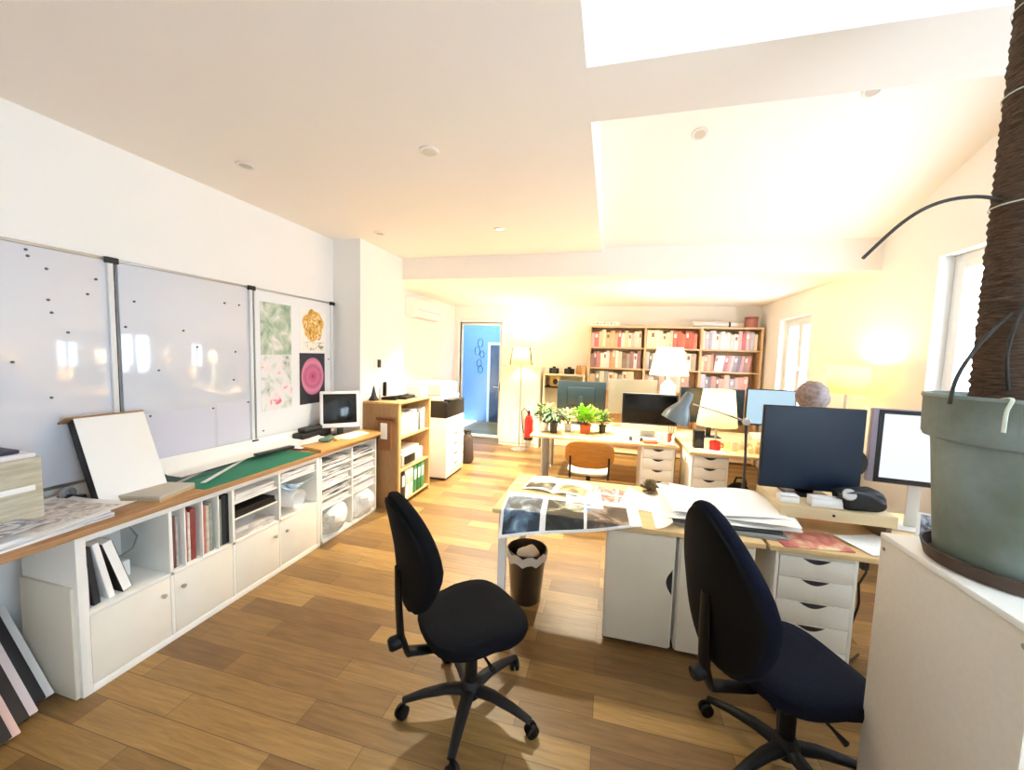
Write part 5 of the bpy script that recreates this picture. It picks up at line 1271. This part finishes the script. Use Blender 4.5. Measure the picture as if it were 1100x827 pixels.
# ------------------------------------------------------------------ the person behind the large monitor
def person2(loc):
    t = thing('person', 'seated person facing away beyond the large dark monitor, only the greyish hair showing', 'person', loc, PI)
    P = lambda *a: a
    J = [(0,0,.60),(0,.02,.78),(0,.03,.95),(0,.02,1.08),(0,-.005,1.20),(0,-.02,1.29),(0,-.015,1.40),
         (.17,.02,1.06),(.22,-.05,.84),(.16,-.24,.80),(-.17,.02,1.06),(-.22,-.05,.84),(-.16,-.24,.80),
         (.10,0,.57),(.13,-.40,.55),(.13,-.40,.10),(.13,-.52,.045),(-.10,0,.57),(-.13,-.40,.55),(-.13,-.40,.10),(-.13,-.52,.045)]
    Ed = [(0,1),(1,2),(2,3),(3,4),(4,5),(5,6),(3,7),(7,8),(8,9),(3,10),(10,11),(11,12),(0,13),(13,14),(14,15),(15,16),(0,17),(17,18),(18,19),(19,20)]
    Rr = [.13,.12,.135,.11,.052,.08,.085,.06,.045,.03,.06,.045,.03,.09,.065,.045,.032,.09,.065,.045,.032]
    for s_ in (1, -1):                       # palms and fingers
        wv = 9 if s_ > 0 else 12; k0 = len(J)
        J.append((s_*.15, -.32, .775)); Rr.append(.026); Ed.append((wv, k0))
        for q in range(4):
            j = len(J); dx = s_*(.15+.018*(1.5-q)); L_ = [.052, .066, .062, .046][q]
            J += [(dx, -.36, .772), (dx, -.36-L_*.55, .768), (dx, -.36-L_, .752)]; Rr += [.0095, .009, .008]
            Ed += [(k0, j), (j, j+1), (j+1, j+2)]
        j = len(J); J += [(s_*.115, -.315, .77), (s_*.095, -.35, .758)]; Rr += [.011, .009]; Ed += [(k0, j), (j, j+1)]
    me = bpy.data.meshes.new('body'); me.from_pydata(J, Ed, [])
    o = bpy.data.objects.new('body', me); COL.objects.link(o); o.parent = t
    sm = o.modifiers.new('skin', 'SKIN'); sm.use_smooth_shade = True
    if not me.skin_vertices: bpy.context.view_layer.objects.active = o
    for v, r in zip(me.skin_vertices[0].data, Rr): v.radius = (r, r)
    me.skin_vertices[0].data[0].use_root = True
    me.materials.append(SKIN); o.modifiers.new('sub', 'SUBSURF').levels = 2; o.modifiers['sub'].render_levels = 2
    # face features belong to the head
    f = MB().sphere((0, -.022, 1.385), .098, (.82, 1.0, 1.2), 24, 18)
    for v in f.bm.verts:
        if v.co.y < -.09 and abs(v.co.x) < .02 and 1.34 < v.co.z < 1.40: v.co.y -= .022*(1-abs(v.co.x)/.02)
    f.sphere((.083, -.015, 1.38), .022, (.4, .8, 1.3), 10, 8).sphere((-.083, -.015, 1.38), .022, (.4, .8, 1.3), 10, 8)
    f.build('head', SKIN, t)
    for s_ in (1, -1): MB().sphere((s_*.033, -.108, 1.395), .012, (1.3, .6, .8), 12, 8).build('eye', mat('eye_dark', '2a211c', .3), t)
    MB().sphere((0, -.115, 1.33), .02, (1.3, .4, .35), 12, 8).build('mouth', mat('lip', 'a8645a', .5), t)
    h = MB().sphere((0, .012, 1.425), .125, (.98, 1.05, 1.05), 30, 22)
    for v in h.bm.verts:
        v.co += (v.co-Vector((0, .012, 1.425))).normalized()*.006*math.sin(60*v.co.x+40*v.co.z)*math.cos(50*v.co.y)
        if v.co.y < -.06 and v.co.z < 1.43: v.co.y = -.06
        if v.co.z < 1.28: v.co.z = 1.28
    h.build('hair', HAIR, t)
    s = MB().lathe([(.165, .56), (.16, .70), (.165, .85), (.175, .98), (.15, 1.08), (.085, 1.15), (.062, 1.185)], 28, cap=False)
    for v in s.bm.verts: v.co.y = v.co.y*.8+.02; v.co.x *= 1.05
    s.build('shirt', SHIRT, t)
    for s_ in (1, -1): MB().tube([(s_*.13, .02, 1.08), (s_*.19, .015, 1.03), (s_*.225, -.05, .84), (s_*.17, -.22, .80)], [.075, .072, .055, .042], 12).build('sleeve', SHIRT, t)
    for s_ in (1, -1): MB().tube([(s_*.08, .02, .60), (s_*.13, -.40, .56), (s_*.13, -.41, .5), (s_*.13, -.40, .12)], [.105, .08, .075, .06], 12).build('trouser_leg', mat('trousers', '23262e', .9), t)
    return t
person2((1.74, 3.95, .0))
oc = thing('task_chair', 'dark task chair under the person beyond the large monitor', 'chair', (1.74, 3.93, 0), PI)
MB().box(-.23, .23, -.24, .2, .44, .50, .03, seg=3).build('seat', DGREY, oc)
MB().cyl((0, 0, .08), (0, 0, .44), .025).build('column', BLK, oc)
a = MB(); curved_pad(a, .42, .40, -.04, .02, .25, .62); a.build('backrest', DGREY, oc)
MB().tube([(0, .1, .42), (0, .24, .43), (0, .285, .55), (0, .285, .75)], .018).build('back_strut', BLK, oc)
for k in range(5):
    an = 2*PI*k/5+.3; cx, sy = math.cos(an), math.sin(an)
    MB().tube([(.02*cx, .02*sy, .10), (.29*cx, .29*sy, .06)], [.024, .015], 8).lathe([(.02, -.018), (.027, 0), (.02, .018)], 14, (.29*cx, .29*sy, .0275), axis=(-sy, cx, 0)).build('leg', BLK, oc)

# ------------------------------------------------------------------ world, camera, colour management
wld = bpy.data.worlds.new('sky'); SC.world = wld; wld.use_nodes = True
bg = wld.node_tree.nodes['Background']
bg.inputs['Color'].default_value = (.80, .90, 1.0, 1); bg.inputs['Strength'].default_value = 6.0
cam = bpy.data.cameras.new('camera'); co = bpy.data.objects.new('camera', cam); COL.objects.link(co)
F_PX = 415.0; yaw, pitch, roll = math.radians(14.15), math.radians(-4.39), math.radians(1.77)
fw = Vector((-math.sin(yaw)*math.cos(pitch), math.cos(yaw)*math.cos(pitch), math.sin(pitch)))
r0 = Vector((math.cos(yaw), math.sin(yaw), 0)); u0 = r0.cross(fw)
r = math.cos(roll)*r0 + math.sin(roll)*u0; u = -math.sin(roll)*r0 + math.cos(roll)*u0
co.matrix_world = Matrix(((r.x, u.x, -fw.x, 0), (r.y, u.y, -fw.y, 0), (r.z, u.z, -fw.z, 1.70), (0, 0, 0, 1)))
cam.sensor_fit = 'HORIZONTAL'; cam.sensor_width = 36; cam.lens = 36*F_PX/1100; cam.clip_start = .05
SC.camera = co
v = SC.view_settings; v.view_transform = 'Standard'; v.look = 'None'; v.gamma = 1; v.use_curve_mapping = False; v.exposure = 1.22
cy = SC.cycles
cy.use_denoising = True; cy.max_bounces = 10; cy.diffuse_bounces = 6; cy.glossy_bounces = 4; cy.transparent_max_bounces = 12
cy.sample_clamp_indirect = 8
